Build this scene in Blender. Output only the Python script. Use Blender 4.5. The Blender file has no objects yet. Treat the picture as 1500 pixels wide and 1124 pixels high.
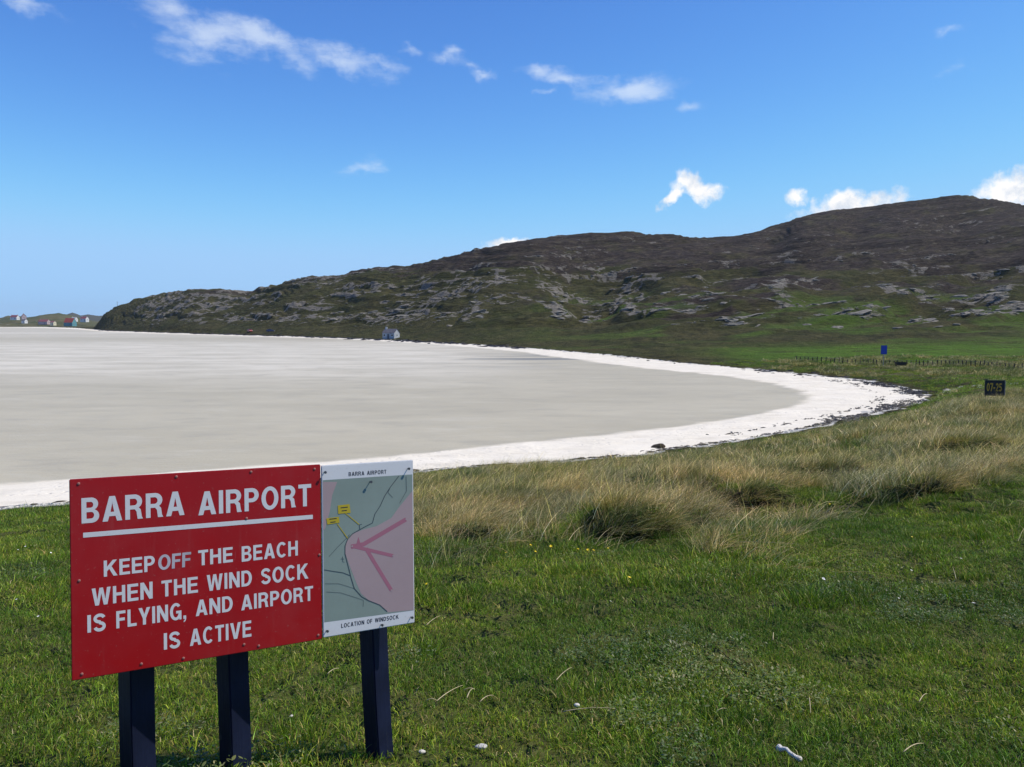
import bpy, bmesh, math, random
import numpy as np
from mathutils import Vector, Matrix, Euler

# ------------------------------------------------------------------ camera, sky, sun, exposure
F = 1167.0; EYE = 7.0; PITCH = math.atan(90 / F)
PC, PS = math.cos(PITCH), math.sin(PITCH)
S = bpy.context.scene
COL = S.collection
cd = bpy.data.cameras.new("camera"); cam = bpy.data.objects.new("camera", cd); COL.objects.link(cam)
cam.location = (0, 0, EYE); cam.rotation_euler = (math.pi / 2 - PITCH, 0, 0)
cd.sensor_width = 36; cd.lens = 36 * F / 1500; cd.clip_start = 0.05; cd.clip_end = 60000
S.camera = cam
S.view_settings.view_transform = 'Standard'; S.view_settings.look = 'None'
S.view_settings.exposure = 0.0; S.view_settings.gamma = 1.0
try: S.view_settings.use_curve_mapping = False
except Exception: pass

SUN_AZ, SUN_EL = math.radians(87), math.radians(53)
sl = bpy.data.lights.new("sun", 'SUN'); sl.energy = 5.0; sl.angle = math.radians(0.53); sl.color = (1, .915, .75)
so = bpy.data.objects.new("sun", sl); COL.objects.link(so)
sdir = Vector((math.sin(SUN_AZ) * math.cos(SUN_EL), math.cos(SUN_AZ) * math.cos(SUN_EL), math.sin(SUN_EL)))
so.rotation_euler = sdir.to_track_quat('Z', 'Y').to_euler(); so.location = (20, -5, 40)

def ray(u, v):
    a, b = (u - 750) / F, -(v - 562) / F
    return np.array([a, PC + PS * b, -PS + PC * b])
def XE(u, v):
    r = ray(u, v); return r[0] / r[1], r[2] / r[1]
def at(u, v, d):
    x, e = XE(u, v); return Vector((x * d, d, EYE + e * d))

class NT:
    def __init__(s, tree): s.t = tree; s.n = tree.nodes; s.l = tree.links
    def new(s, typ, **kw):
        n = s.n.new(typ)
        for k, v in kw.items(): setattr(n, k, v)
        return n
    def put(s, sock, v):
        if isinstance(v, bpy.types.NodeSocket): s.l.new(v, sock)
        elif v is not None:
            if hasattr(sock.default_value, '__len__') and not hasattr(v, '__len__'): v = (v,) * len(sock.default_value)
            if hasattr(v, '__len__') and len(sock.default_value) == 4 and len(v) == 3: v = (*v, 1)
            sock.default_value = v
    def math(s, op, a, b=None, c=None, clamp=False):
        n = s.new('ShaderNodeMath', operation=op, use_clamp=clamp)
        for i, x in enumerate((a, b, c)):
            if x is not None: s.put(n.inputs[i], x)
        return n.outputs[0]
    def vmath(s, op, a, b=None, out=0):
        n = s.new('ShaderNodeVectorMath', operation=op)
        s.put(n.inputs[0], a)
        if b is not None:
            s.put(n.inputs[3] if op == 'SCALE' else n.inputs[1], b)
        return n.outputs[out]
    def noise(s, vec, scale, detail=4, rough=.55, dist=0, dims='3D', color=False):
        n = s.new('ShaderNodeTexNoise', noise_dimensions=dims)
        if vec is not None: s.put(n.inputs['Vector'], vec)
        n.inputs['Scale'].default_value = scale; n.inputs['Detail'].default_value = detail
        n.inputs['Roughness'].default_value = rough; n.inputs['Distortion'].default_value = dist
        return n.outputs['Color' if color else 'Fac']
    def ramp(s, x, a, b, c=0.0, d=1.0, smooth=True):
        n = s.new('ShaderNodeMapRange', interpolation_type='SMOOTHSTEP' if smooth else 'LINEAR')
        s.put(n.inputs[0], x)
        for i, v in enumerate((a, b, c, d)): s.put(n.inputs[i + 1], v)
        return n.outputs[0]
    def mix(s, f, a, b, mode='MIX'):
        n = s.new('ShaderNodeMix', data_type='RGBA', blend_type=mode)
        s.put(n.inputs[0], f); s.put(n.inputs[6], a); s.put(n.inputs[7], b)
        return n.outputs[2]
    def attr(s, name, out='Fac'):
        return s.new('ShaderNodeAttribute', attribute_name=name).outputs[out]
    def pos(s): return s.new('ShaderNodeNewGeometry').outputs['Position']
    def bump(s, h, strength=.5, dist=.02):
        n = s.new('ShaderNodeBump'); s.put(n.inputs['Height'], h)
        n.inputs['Strength'].default_value = strength; n.inputs['Distance'].default_value = dist
        return n.outputs[0]

W = bpy.data.worlds.new("World"); S.world = W; W.use_nodes = True
w = NT(W.node_tree); bg = w.n['Background']; bg.inputs[1].default_value = 0.15
sky = w.new('ShaderNodeTexSky', sky_type='NISHITA'); sky.sun_disc = False
sky.sun_elevation = SUN_EL; sky.sun_rotation = SUN_AZ
sky.air_density = 1.0; sky.dust_density = 0.0; sky.ozone_density = 4.0; sky.altitude = 3000
skyc = w.mix(1.0, sky.outputs[0], (.74, 1.02, 1.5), 'MULTIPLY')     # clear northern air: an even, deeper blue over the whole sky
_sc = w.new('ShaderNodeSeparateColor'); w.l.new(skyc, _sc.inputs[0]); _cc = w.new('ShaderNodeCombineColor')
for _i, (_m, _g, _k, _cap) in enumerate(((1.04, 1.4, 1.04, 2.45), (2.57, 1.3, 2.9, 4.25), (6.9, .95, 6.6, 6.6))):
    w.l.new(w.math('SMOOTH_MIN', w.math('MULTIPLY', w.math('POWER', w.math('MULTIPLY', _sc.outputs[_i], 1 / _m), _g), _k), _cap, _cap * .55), _cc.inputs[_i])
skyc = _cc.outputs[0]
dirv = w.new('ShaderNodeTexCoord').outputs['Generated']
sep = w.new('ShaderNodeSeparateXYZ'); w.l.new(dirv, sep.inputs[0])
az = w.math('ARCTAN2', sep.outputs[0], sep.outputs[1]); el = w.math('ARCSINE', sep.outputs[2])
cc = w.new('ShaderNodeCombineXYZ')
w.l.new(w.math('MULTIPLY', az, 11.67), cc.inputs[0]); w.l.new(w.math('MULTIPLY', el, 11.67), cc.inputs[1])
warp = w.vmath('SCALE', w.vmath('SUBTRACT', w.noise(dirv, 26, 5, .6, color=True), (.5, .5, .5)), .5)
cpos = w.vmath('ADD', cc.outputs[0], warp)
def azel(u, v):
    r = ray(u, v); r = r / np.linalg.norm(r)
    return 11.67 * math.atan2(r[0], r[1]), 11.67 * math.asin(r[2])
cirrus = [(300, 40, 120, 34, -12, .95), (275, 75, 70, 34, -30, .6), (390, 62, 120, 30, -20, 1.0), (500, 86, 120, 30, -8, 1.0), (560, 92, 60, 20, -4, .8),
          (600, 70, 26, 12, 0, .7), (655, 83, 44, 16, -15, .8), (712, 105, 30, 11, 0, .7), (790, 100, 50, 16, -5, .85), (690, 95, 60, 10, -12, .4),
          (832, 114, 60, 24, -8, 1.0), (925, 131, 100, 27, 2, 1.05), (800, 134, 30, 11, 0, .8), (1008, 156, 36, 14, 0, .65), (880, 120, 60, 14, -8, .6),
          (528, 247, 46, 17, 8, .7), (1388, 44, 38, 11, 0, .65), (30, 4, 70, 14, -5, .65), (1400, 100, 50, 12, 5, .45)]
cumulus = [(1024, 278, 56, 23, -10, 1.1), (1006, 266, 26, 24, 0, 1.05), (990, 292, 36, 13, 22, 1.0), (1168, 289, 22, 15, 0, .8), (1235, 303, 80, 24, 8, 1.0),
           (1280, 290, 42, 24, 0, 1.0), (1482, 280, 52, 28, 0, 1.05), (750, 358, 62, 12, 4, .95), (1560, 270, 70, 40, 0, 1.0)]
rs = random.Random(5)
for i in range(9):      # the same fair-weather sky goes on round the rest of the horizon
    u = rs.uniform(75, 325)
    cumulus.append(('d', u, rs.uniform(4, 10), rs.uniform(3, 7), rs.uniform(1, 2.0), 0, .9))
for i in range(7):
    u = rs.uniform(55, 320)
    cirrus.append(('d', u, rs.uniform(18, 40), rs.uniform(4, 9), rs.uniform(1.2, 2.5), rs.uniform(-20, 20), .8))
def masks(lst):
    out = None
    for c in lst:
        if c[0] == 'd':
            a = math.radians(c[1] if c[1] < 180 else c[1] - 360) * 11.67; e = math.radians(c[2]) * 11.67
            ra, re, rot, st = math.radians(c[3]) * 11.67, math.radians(c[4]) * 11.67, c[5], c[6]
        else:
            a, e = azel(c[0], c[1]); ra, re, rot, st = c[2] / 100, c[3] / 100, c[4], c[5]
        m = w.new('ShaderNodeMapping', vector_type='TEXTURE')
        w.l.new(cpos, m.inputs['Vector'])
        m.inputs['Location'].default_value = (a, e, 0); m.inputs['Rotation'].default_value = (0, 0, math.radians(rot))
        m.inputs['Scale'].default_value = (ra, re, 1)
        ln = w.vmath('LENGTH', m.outputs[0], out=1)
        v = w.math('MULTIPLY_ADD', ln, -st, st)
        out = v if out is None else w.math('MAXIMUM', out, v)
    return out
stv = w.new('ShaderNodeMapping'); w.l.new(dirv, stv.inputs['Vector']); stv.inputs['Scale'].default_value = (1, 1, 2.6)
stv.inputs['Rotation'].default_value = (0, math.radians(14), 0)
n1 = w.noise(stv.outputs[0], 17, 7, .62); n2 = w.noise(dirv, 38, 6, .6)
ci = w.ramp(w.math('ADD', w.math('MULTIPLY', masks(cirrus), 1.0), w.math('MULTIPLY_ADD', n1, 1.7, -.88)), .12, 1.15)
ci = w.math('MULTIPLY', ci, .6)
cu = w.ramp(w.math('ADD', masks(cumulus), w.math('MULTIPLY_ADD', n2, 1.3, -.65)), .1, .72)
cucol = w.mix(w.ramp(w.noise(dirv, 34, 5, .6), .34, .56), (5.0, 5.4, 6.0), (7.2, 7.1, 7.0))
c1 = w.mix(ci, skyc, (5.6, 6.2, 6.9)); c2 = w.mix(cu, c1, cucol)
w.l.new(c2, bg.inputs[0])

# ------------------------------------------------------------------ helpers
rng = np.random.default_rng(7)
def lin(r, g, b):
    f = lambda c: (c / 255 / 12.92) if c / 255 < .04045 else ((c / 255 + .055) / 1.055) ** 2.4
    return (f(r), f(g), f(b))
def prop(o, label=None, cat=None, group=None, kind=None):
    if label: o['label'] = label
    if cat: o['category'] = cat
    if group: o['group'] = group
    if kind: o['kind'] = kind
    return o
def link(name, me, mat=None, parent=None):
    o = bpy.data.objects.new(name, me); COL.objects.link(o)
    if mat is not None and me is not None:
        me.materials.clear(); me.materials.append(mat)
    if parent: o.parent = parent
    return o
def empty(name, loc=(0, 0, 0), rz=0, label=None, cat=None, group=None):
    o = bpy.data.objects.new(name, None); COL.objects.link(o)
    o.location = loc; o.rotation_euler = (0, 0, rz); o.empty_display_size = .1
    return prop(o, label, cat, group)
def pymesh(name, v, f, smooth=False):
    me = bpy.data.meshes.new(name); me.from_pydata([tuple(map(float, p)) for p in v], [], [tuple(int(i) for i in q) for q in f]); me.update()
    if smooth: me.polygons.foreach_set('use_smooth', [True] * len(me.polygons))
    return me
def npmesh(name, v, f, smooth=False):
    me = bpy.data.meshes.new(name); k = f.shape[1]
    me.vertices.add(len(v)); me.vertices.foreach_set('co', np.asarray(v, np.float32).ravel())
    me.loops.add(f.size); me.loops.foreach_set('vertex_index', np.asarray(f, np.int32).ravel())
    me.polygons.add(len(f)); me.polygons.foreach_set('loop_start', np.arange(0, f.size, k, dtype=np.int32))
    me.polygons.foreach_set('use_smooth', np.full(len(f), smooth))
    me.update(calc_edges=True); return me
def fattr(me, name, val):
    a = me.attributes.new(name, 'FLOAT', 'POINT'); a.data.foreach_set('value', np.asarray(val, np.float32).ravel())
def box(sx, sy, sz, c=(0, 0, 0), bev=0.0, name='box'):
    bm = bmesh.new(); bmesh.ops.create_cube(bm, size=1)
    bmesh.ops.scale(bm, vec=(sx, sy, sz), verts=bm.verts); bmesh.ops.translate(bm, vec=c, verts=bm.verts)
    if bev: bmesh.ops.bevel(bm, geom=list(bm.edges), offset=bev, segments=2, affect='EDGES')
    me = bpy.data.meshes.new(name); bm.to_mesh(me); bm.free(); return me
def material(name, base, rough=.8, spec=.3, bump=None, metallic=0, build=None):
    m = bpy.data.materials.new(name); m.use_nodes = True; t = NT(m.node_tree); b = t.n['Principled BSDF']
    t.put(b.inputs['Base Color'], base); b.inputs['Roughness'].default_value = rough
    b.inputs['Specular IOR Level'].default_value = spec; b.inputs['Metallic'].default_value = metallic
    if build: build(t, b)
    return m
def weathered(name, base, rough=.6, spec=.3, scale=6, amt=.25, bump=.15, bd=.004):
    def bl(t, b):
        tc = t.new('ShaderNodeTexCoord').outputs['Object']
        n = t.noise(tc, scale, 5, .6)
        c = t.mix(t.ramp(n, .3, .7), tuple(x * (1 - amt) for x in base), tuple(min(1, x * (1 + amt * .6)) for x in base))
        t.put(b.inputs['Base Color'], c)
        t.put(b.inputs['Roughness'], t.ramp(t.noise(tc, scale * 3, 3), .3, .7, rough * .8, min(1, rough * 1.2)))
        t.put(b.inputs['Normal'], t.bump(t.noise(tc, scale * 8, 3), bump, bd))
    return material(name, base, rough, spec, build=bl)

# numpy value noise
_T = np.random.default_rng(11).random((256, 256)).astype(np.float32)
def vn(x, y):
    xi = np.floor(x).astype(int); yi = np.floor(y).astype(int); fx = x - xi; fy = y - yi
    fx = fx * fx * fx * (fx * (fx * 6 - 15) + 10); fy = fy * fy * fy * (fy * (fy * 6 - 15) + 10)
    a = _T[xi & 255, yi & 255]; b = _T[(xi + 1) & 255, yi & 255]; c = _T[xi & 255, (yi + 1) & 255]; d = _T[(xi + 1) & 255, (yi + 1) & 255]
    return (a * (1 - fx) + b * fx) * (1 - fy) + (c * (1 - fx) + d * fx) * fy
def fbm(x, y, o=4, g=.5):
    s = 0; a = 1; t = 0
    for i in range(o):
        s = s + a * vn(x + i * 17.3, y + i * 9.1); t += a; a *= g; x = x * 2.03; y = y * 2.03
    return s / t
def sm(a, b, x):
    t = np.clip((x - a) / (b - a), 0, 1); return t * t * (3 - 2 * t)

# ------------------------------------------------------------------ the lie of the land
SHORE_PX = [(-900, 900), (-500, 815), (-200, 768), (0, 742), (100, 735), (300, 716), (600, 690), (700, 682), (800, 676), (900, 668),
            (1000, 655), (1100, 640), (1200, 622), (1290, 602), (1335, 589), (1346, 579), (1320, 568), (1260, 558), (1200, 551),
            (1100, 541), (1000, 532), (900, 521), (800, 512), (770, 510), (700, 505), (600, 499.5), (500, 495), (400, 492),
            (330, 490), (230, 487), (150, 484), (110, 480.5), (60, 479), (0, 478.4), (-400, 478), (-1400, 478)]
WET_PX = [(-900, 840), (-500, 765), (-200, 724), (0, 705), (200, 693), (400, 678), (600, 662), (850, 637), (1000, 621), (1100, 605),
          (1150, 593), (1167, 583), (1160, 573), (1120, 562), (1060, 552), (1000, 546), (930, 539), (860, 530), (800, 522), (760, 516),
          (690, 509), (600, 502.5), (500, 497), (400, 494), (330, 492), (230, 489), (150, 486), (110, 482.5), (60, 480.5), (0, 480), (-400, 479.5), (-1400, 479.5)]
SHZ = .35
def flat(px, z):
    out = []
    for u, v in px:
        x, e = XE(u, v); y = (z - EYE) / e; out.append((x * y, y))
    return np.array(out)
SHORE = flat(SHORE_PX, SHZ); WET = flat(WET_PX, .05)
def inpoly(x, y, P):
    r = np.zeros(x.shape, bool); n = len(P)
    for i in range(n):
        x0, y0 = P[i]; x1, y1 = P[(i + 1) % n]
        if y0 == y1: continue
        c = ((y0 > y) != (y1 > y)) & (x < (x1 - x0) * (y - y0) / (y1 - y0) + x0); r ^= c
    return r
def pdist(x, y, P):
    d = np.full(x.shape, 1e9)
    for i in range(len(P) - 1):
        a = P[i]; b = P[i + 1] - a; t = np.clip(((x - a[0]) * b[0] + (y - a[1]) * b[1]) / (b @ b), 0, 1)
        d = np.minimum(d, np.hypot(x - a[0] - t * b[0], y - a[1] - t * b[1]))
    return d
def sdist(x, y, P):
    return np.where(inpoly(x, y, P), -1, 1) * pdist(x, y, P)

SKYLINE = [(146, 470, 730), (150, 462, 725), (160, 455, 715), (180, 445, 700), (220, 433, 670), (280, 423, 630), (335, 424, 600), (350, 428, 590),
           (400, 418, 560), (440, 407, 540), (470, 404, 525), (487, 406, 522), (497, 402, 520), (545, 392, 510), (600, 389, 510), (640, 380, 510),
           (700, 365, 520), (760, 353, 530), (800, 347, 540), (870, 341, 550), (920, 340, 560), (980, 344, 570), (1020, 348, 580),
           (1080, 346, 590), (1120, 336, 590), (1170, 318, 590), (1230, 307, 590), (1290, 300, 600), (1340, 294, 600), (1400, 286, 610),
           (1440, 290, 620), (1480, 296, 620), (1500, 301, 620), (1600, 316, 620), (1800, 332, 600), (2200, 350, 600)]
CP = []
CP += [(-700, 1124, 2.9), (0, 1124, 2.95), (400, 1124, 3.0), (800, 1124, 3.0), (1200, 1124, 3.0), (1500, 1120, 3.0), (2200, 1110, 3.0)]
CP += [(u, 1000, 4.25) for u in (-500, 0, 500, 1000, 1500, 2000)]
CP += [(0, 900, 6.0), (500, 900, 6.0), (1000, 900, 6.0), (1500, 890, 6.0), (-500, 905, 6.0), (2000, 880, 6.0)]
CP += [(0, 810, 10), (400, 805, 10), (800, 800, 9.6), (1200, 800, 9.2), (1500, 790, 8.8), (-500, 850, 9.5), (2000, 770, 9)]
CP += [(0, 765, 17), (300, 752, 18), (600, 738, 18), (900, 722, 17), (1200, 706, 17), (1400, 694, 16), (1500, 690, 16), (2000, 680, 15), (-400, 815, 15)]
CP += [(1200, 662, 27), (1350, 640, 26), (1500, 630, 25), (1420, 606, 34), (1500, 600, 36), (1455, 588, 40), (1700, 590, 36), (2200, 590, 36), (1380, 600, 46)]
CP += [(1380, 572, 60), (1500, 566, 60), (1420, 556, 75), (1500, 553, 78), (1800, 556, 75), (2200, 556, 75), (1350, 556, 85)]
CP += [(1130, 526, 132), (1250, 532, 114), (1350, 536, 106), (1500, 543, 96), (1800, 548, 95), (2200, 548, 95)]
CP += [(1000, 521, 150), (1250, 520, 140), (1450, 527, 118), (1250, 507, 168), (1450, 512, 150), (1050, 505, 190), (1800, 512, 150), (2200, 512, 150)]
CP += [(180, 472, 640), (180, 458, 668), (230, 480, 535), (230, 470, 570), (230, 450, 620), (280, 480, 490), (280, 462, 530), (280, 440, 580), (330, 482, 460), (330, 465, 500), (330, 445, 550), (400, 486, 412), (400, 470, 445), (400, 444, 500),
       (500, 488, 375), (500, 468, 410), (500, 435, 465), (600, 493, 312), (600, 470, 360), (600, 432, 430), (600, 405, 475),
       (700, 499, 255), (700, 478, 300), (700, 436, 370), (700, 400, 440), (700, 382, 480), (780, 502, 225), (780, 482, 275), (780, 430, 370), (780, 390, 450),
       (860, 508, 200), (860, 494, 245), (860, 468, 320), (860, 446, 395), (870, 410, 455), (880, 372, 510),
       (950, 508, 195), (950, 488, 235), (950, 455, 300), (950, 432, 370), (950, 400, 455), (950, 365, 525),
       (1050, 496, 215), (1050, 468, 255), (1050, 430, 310), (1050, 424, 360), (1050, 402, 440), (1050, 370, 525),
       (1250, 494, 200), (1250, 468, 240), (1250, 432, 300), (1250, 424, 345), (1250, 388, 425), (1250, 356, 505),
       (1450, 496, 180), (1450, 470, 225), (1450, 440, 290), (1450, 420, 345), (1450, 372, 440), (1450, 328, 530),
       (1800, 490, 190), (1800, 440, 290), (1800, 380, 450), (2200, 490, 190), (2200, 440, 290), (2200, 390, 450)]
CP += [(1130, 362, 535), (1130, 356, 562), (1250, 350, 530), (1250, 338, 560), (1400, 330, 545), (1400, 322, 572)]
CP += SKYLINE + [(u, v + 45, d * 1.35) for u, v, d in SKYLINE[::3]]
CP += [(u, v - 1, (SHZ - EYE) / XE(u, v)[1] + 1) for u, v in SHORE_PX[1:31]]
CP += [(100, 492, 600), (60, 492, 560), (0, 492, 700), (120, 490, 700), (-400, 492, 600)]
KL = .28
_c = np.array([(*XE(u, v), math.log(d)) for u, v, d in CP]); CX, CE, CL = _c[:, 0], _c[:, 1], _c[:, 2] * KL
def _phi(r2): return np.where(r2 > 1e-12, .5 * r2 * np.log(np.maximum(r2, 1e-12)), 0)
_n = len(CP); A = np.zeros((_n + 3, _n + 3))
A[:_n, :_n] = _phi((CX[:, None] - CX) ** 2 + (CL[:, None] - CL) ** 2) + np.eye(_n) * 2e-5
A[:_n, _n:] = np.c_[np.ones(_n), CX, CL]; A[_n:, :_n] = A[:_n, _n:].T
TW = np.linalg.solve(A, np.r_[CE, 0, 0, 0])
def tps(X, L):
    X = np.clip(X, -1.3, 1.3); out = TW[_n] + TW[_n + 1] * X + TW[_n + 2] * L
    for i in range(_n): out = out + TW[i] * _phi((X - CX[i]) ** 2 + (L - CL[i]) ** 2)
    return out
SKX = np.array([XE(u, v)[0] for u, v, d in SKYLINE])
SKC = None; BANKS = []
def bank(x, y):
    h = np.zeros(np.shape(x)); face = np.zeros(np.shape(x))
    for bx, by, hw_, hh in BANKS:
        e = y - by - (fbm(x / .35 + bx * 7, x * 0 + by, 3) - .5) * .7 - .25 * ((x - bx) / hw_) ** 2; wx = sm(1.25, .7, np.abs(x - bx) / hw_)
        h = h + hh * wx * sm(0, .16, e) * np.exp(-(np.maximum(e - .25, 0) / 1.3) ** 2) - .10 * wx * np.exp(-((e + .12) / .18) ** 2)
        face = np.maximum(face, wx * np.exp(-((e - .03) / .15) ** 2))
    return h, face
def land(x, y, detail=True, full=False):
    x = np.asarray(x, float); y = np.asarray(y, float); yy = np.maximum(y, 1.2)
    z = EYE + tps(x / yy, np.log(yy) * KL) * yy
    s = sdist(x, y, SHORE) + (fbm(x / 2.2, y / 2.2, 3) - .5) * np.clip(y / 40, .3, 2.0) * 1.6
    wob = sm(1, 8, s)
    out = {}
    near = 1 - sm(60, 110, y)
    z = z + wob * near * ((fbm(x / 1.3, y / 1.3, 3) - .5) * .22 * sm(5, 14, y) + (fbm(x / .45 + 9, y / .45, 2) - .5) * .05)
    z = z + wob * near * sm(9, 14, y) * sm(-6, 1, x) * (fbm(x / 4.2 + 3, y / 4.2 + 1, 2) - .45) * .7     # dune hummocks
    if BANKS: z = z + bank(x, y)[0]
    hw = sm(1.5, 9, z - 1.0) * sm(130, 210, y)
    dip = -.13 * (x - 40) * sm(-60, 120, x) + .03 * x * sm(40, -80, x)
    wv = fbm(x / 110, y / 60, 3)
    Lq = z + dip + (wv - .5) * 14 + (fbm(x / 24, y / 16, 2) - .5) * 2.2
    def stair(P, k):
        q = Lq / P; fr = q - np.floor(q); return (np.floor(q) + sm(.5 - k, .5 + k, fr) - q) * P, fr
    m1 = sm(.36, .56, fbm(x / 80 + 40, y / 26, 3)); m2 = sm(.38, .6, fbm(x / 40 + 80, y / 14, 3))
    d1, f1 = stair(7.5, .11); d2, f2 = stair(2.3, .18)
    ridge = 1 - np.abs(2 * fbm(x / 30 + 5, y / 24 + 2, 4) - 1)
    up_ = 1 - .6 * sm(30, 55, z)
    dz = d1 * (.4 + .35 * sm(-70, 60, x)) * m1 + d2 * .9 * m2 + up_ * ((ridge - .75) * 4.5 + (fbm(x / 16, y / 9, 4, .55) - .5) * 2.6) + (fbm(x / 5, y / 5, 2) - .5) * 1.1
    z = z + dz * hw * (1 - .35 * sm(45, 75, z))
    if SKC is not None: z = np.where(z > EYE, EYE + (z - EYE) * np.interp(x / yy, SKC[0], SKC[1]), z)
    mid = sm(75, 130, y) * (1 - hw)
    z = z + mid * wob * ((fbm(x / 7, y / 7, 3) - .5) * .7)
    zi = SHZ - .13 * np.abs(s); zi = np.maximum(zi, -1.5)
    ze = SHZ + .05 * np.abs(s); wl = sm(0, 7, s)
    z = np.where(s < 0, zi, ze * (1 - wl) + np.maximum(z, SHZ + .02 * np.minimum(s, 20)) * wl)
    if not full: return z
    E = (z - EYE) / yy; V = 562 - F * ((PS + E * PC) / (PC - E * PS))      # image row of a point
    U = 750 + F * (x / yy) / (PC - PS * E) * 1.0
    scarp = m1 * np.exp(-((f1 - .64) / .09) ** 2) + .8 * m2 * np.exp(-((f2 - .65) / .14) ** 2)
    patch = fbm(x / 26 + 60, y / 20 + 7, 4)
    low = 1 - sm(22, 45, z)
    leftk = 1 - sm(-40, 60, x)
    rock = hw * (scarp * sm(.42, .62, patch + .10 * low + .08 * leftk) * 1.0 + (.85 + .3 * leftk) * sm(.55, .70, patch + .03 * low + .13 * leftk) * sm(.47, .62, fbm(x / 6, y / 1.8, 3)))
    rock = rock * (.52 + .36 * low) * sm(-.50, -.44, x / yy)
    heath = hw * sm(.34, .72, .42 * sm(10, 62, z) + .85 * fbm(x / 60 + 20, y / 34, 4, .6) - .14 + .12 * sm(-80, 80, x))
    mead = sm(105, 125, y) * (1 - sm(150, 195, y + 40 * (fbm(x / 30, y / 30, 2) - .5))) * sm(30, 50, x) * (1 - hw * .6)
    mead = np.maximum(mead, .55 * sm(.46, .6, fbm(x / 28 + 3, y / 22, 3)) * sm(26, 10, z) * sm(-20, 60, x) * sm(150, 190, y))
    sandy = sm(.5, .6, fbm(x / 1.4 + 33, y / 2.2, 4, .65)) * np.exp(-((x - 36.5) / 6) ** 2 - ((y - 67) / 9) ** 2) * 1.2 + (1 - sm(0, 1.5, s)) * .8
    rough = sm(38, 60, y) * (1 - sm(100, 122, y)) * sm(1, 10, s)
    return z, s, rock, heath, mead, sandy, rough
_cx = np.linspace(-.5, .75, 150); _cy = np.linspace(380, 780, 170); _gx, _gy = np.meshgrid(_cx, _cy)
_em = ((land((_gx * _gy).ravel(), _gy.ravel()) - EYE) / _gy.ravel()).reshape(_gx.shape).max(0)
_et = np.interp(_cx, SKX, [XE(u, v)[1] for u, v, d in SKYLINE])
_k = np.where((_et > .012) & (_em > .008), _et / np.maximum(_em, .008), 1.0); _k = np.clip(_k, .6, 1.5)
SKC = (_cx, np.convolve(np.r_[_k[:2], _k, _k[-2:]], np.ones(5) / 5, 'valid'))
def on_ground(u, v, d0=2.3, d1=140):
    ds = np.exp(np.linspace(math.log(d0), math.log(d1), 1500)); r = [at(u, v, d) for d in ds]
    zz = land(np.array([p.x for p in r]), ds); pz = np.array([p.z for p in r]); i = np.argmax(pz < zz)
    p = r[i]; return Vector((p.x, p.y, float(zz[i])))
_b = []
for _u, _v, _w, _h in ((925, 786, .52, .30), (1108, 742, .55, .24), (1236, 706, .9, .26), (1372, 724, .6, .22), (1440, 664, 1.0, .26), (690, 790, .3, .12), (1330, 664, .6, .2), (1010, 770, .35, .16)):
    _p = on_ground(_u, _v); _b.append((_p.x, _p.y, _w, _h))
BANKS = _b
def grid(X, Y):
    n, m = len(X), len(Y)
    a = (np.arange(m - 1)[:, None] * n + np.arange(n - 1)).ravel()
    return np.c_[a, a + 1, a + n + 1, a + n]

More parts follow.
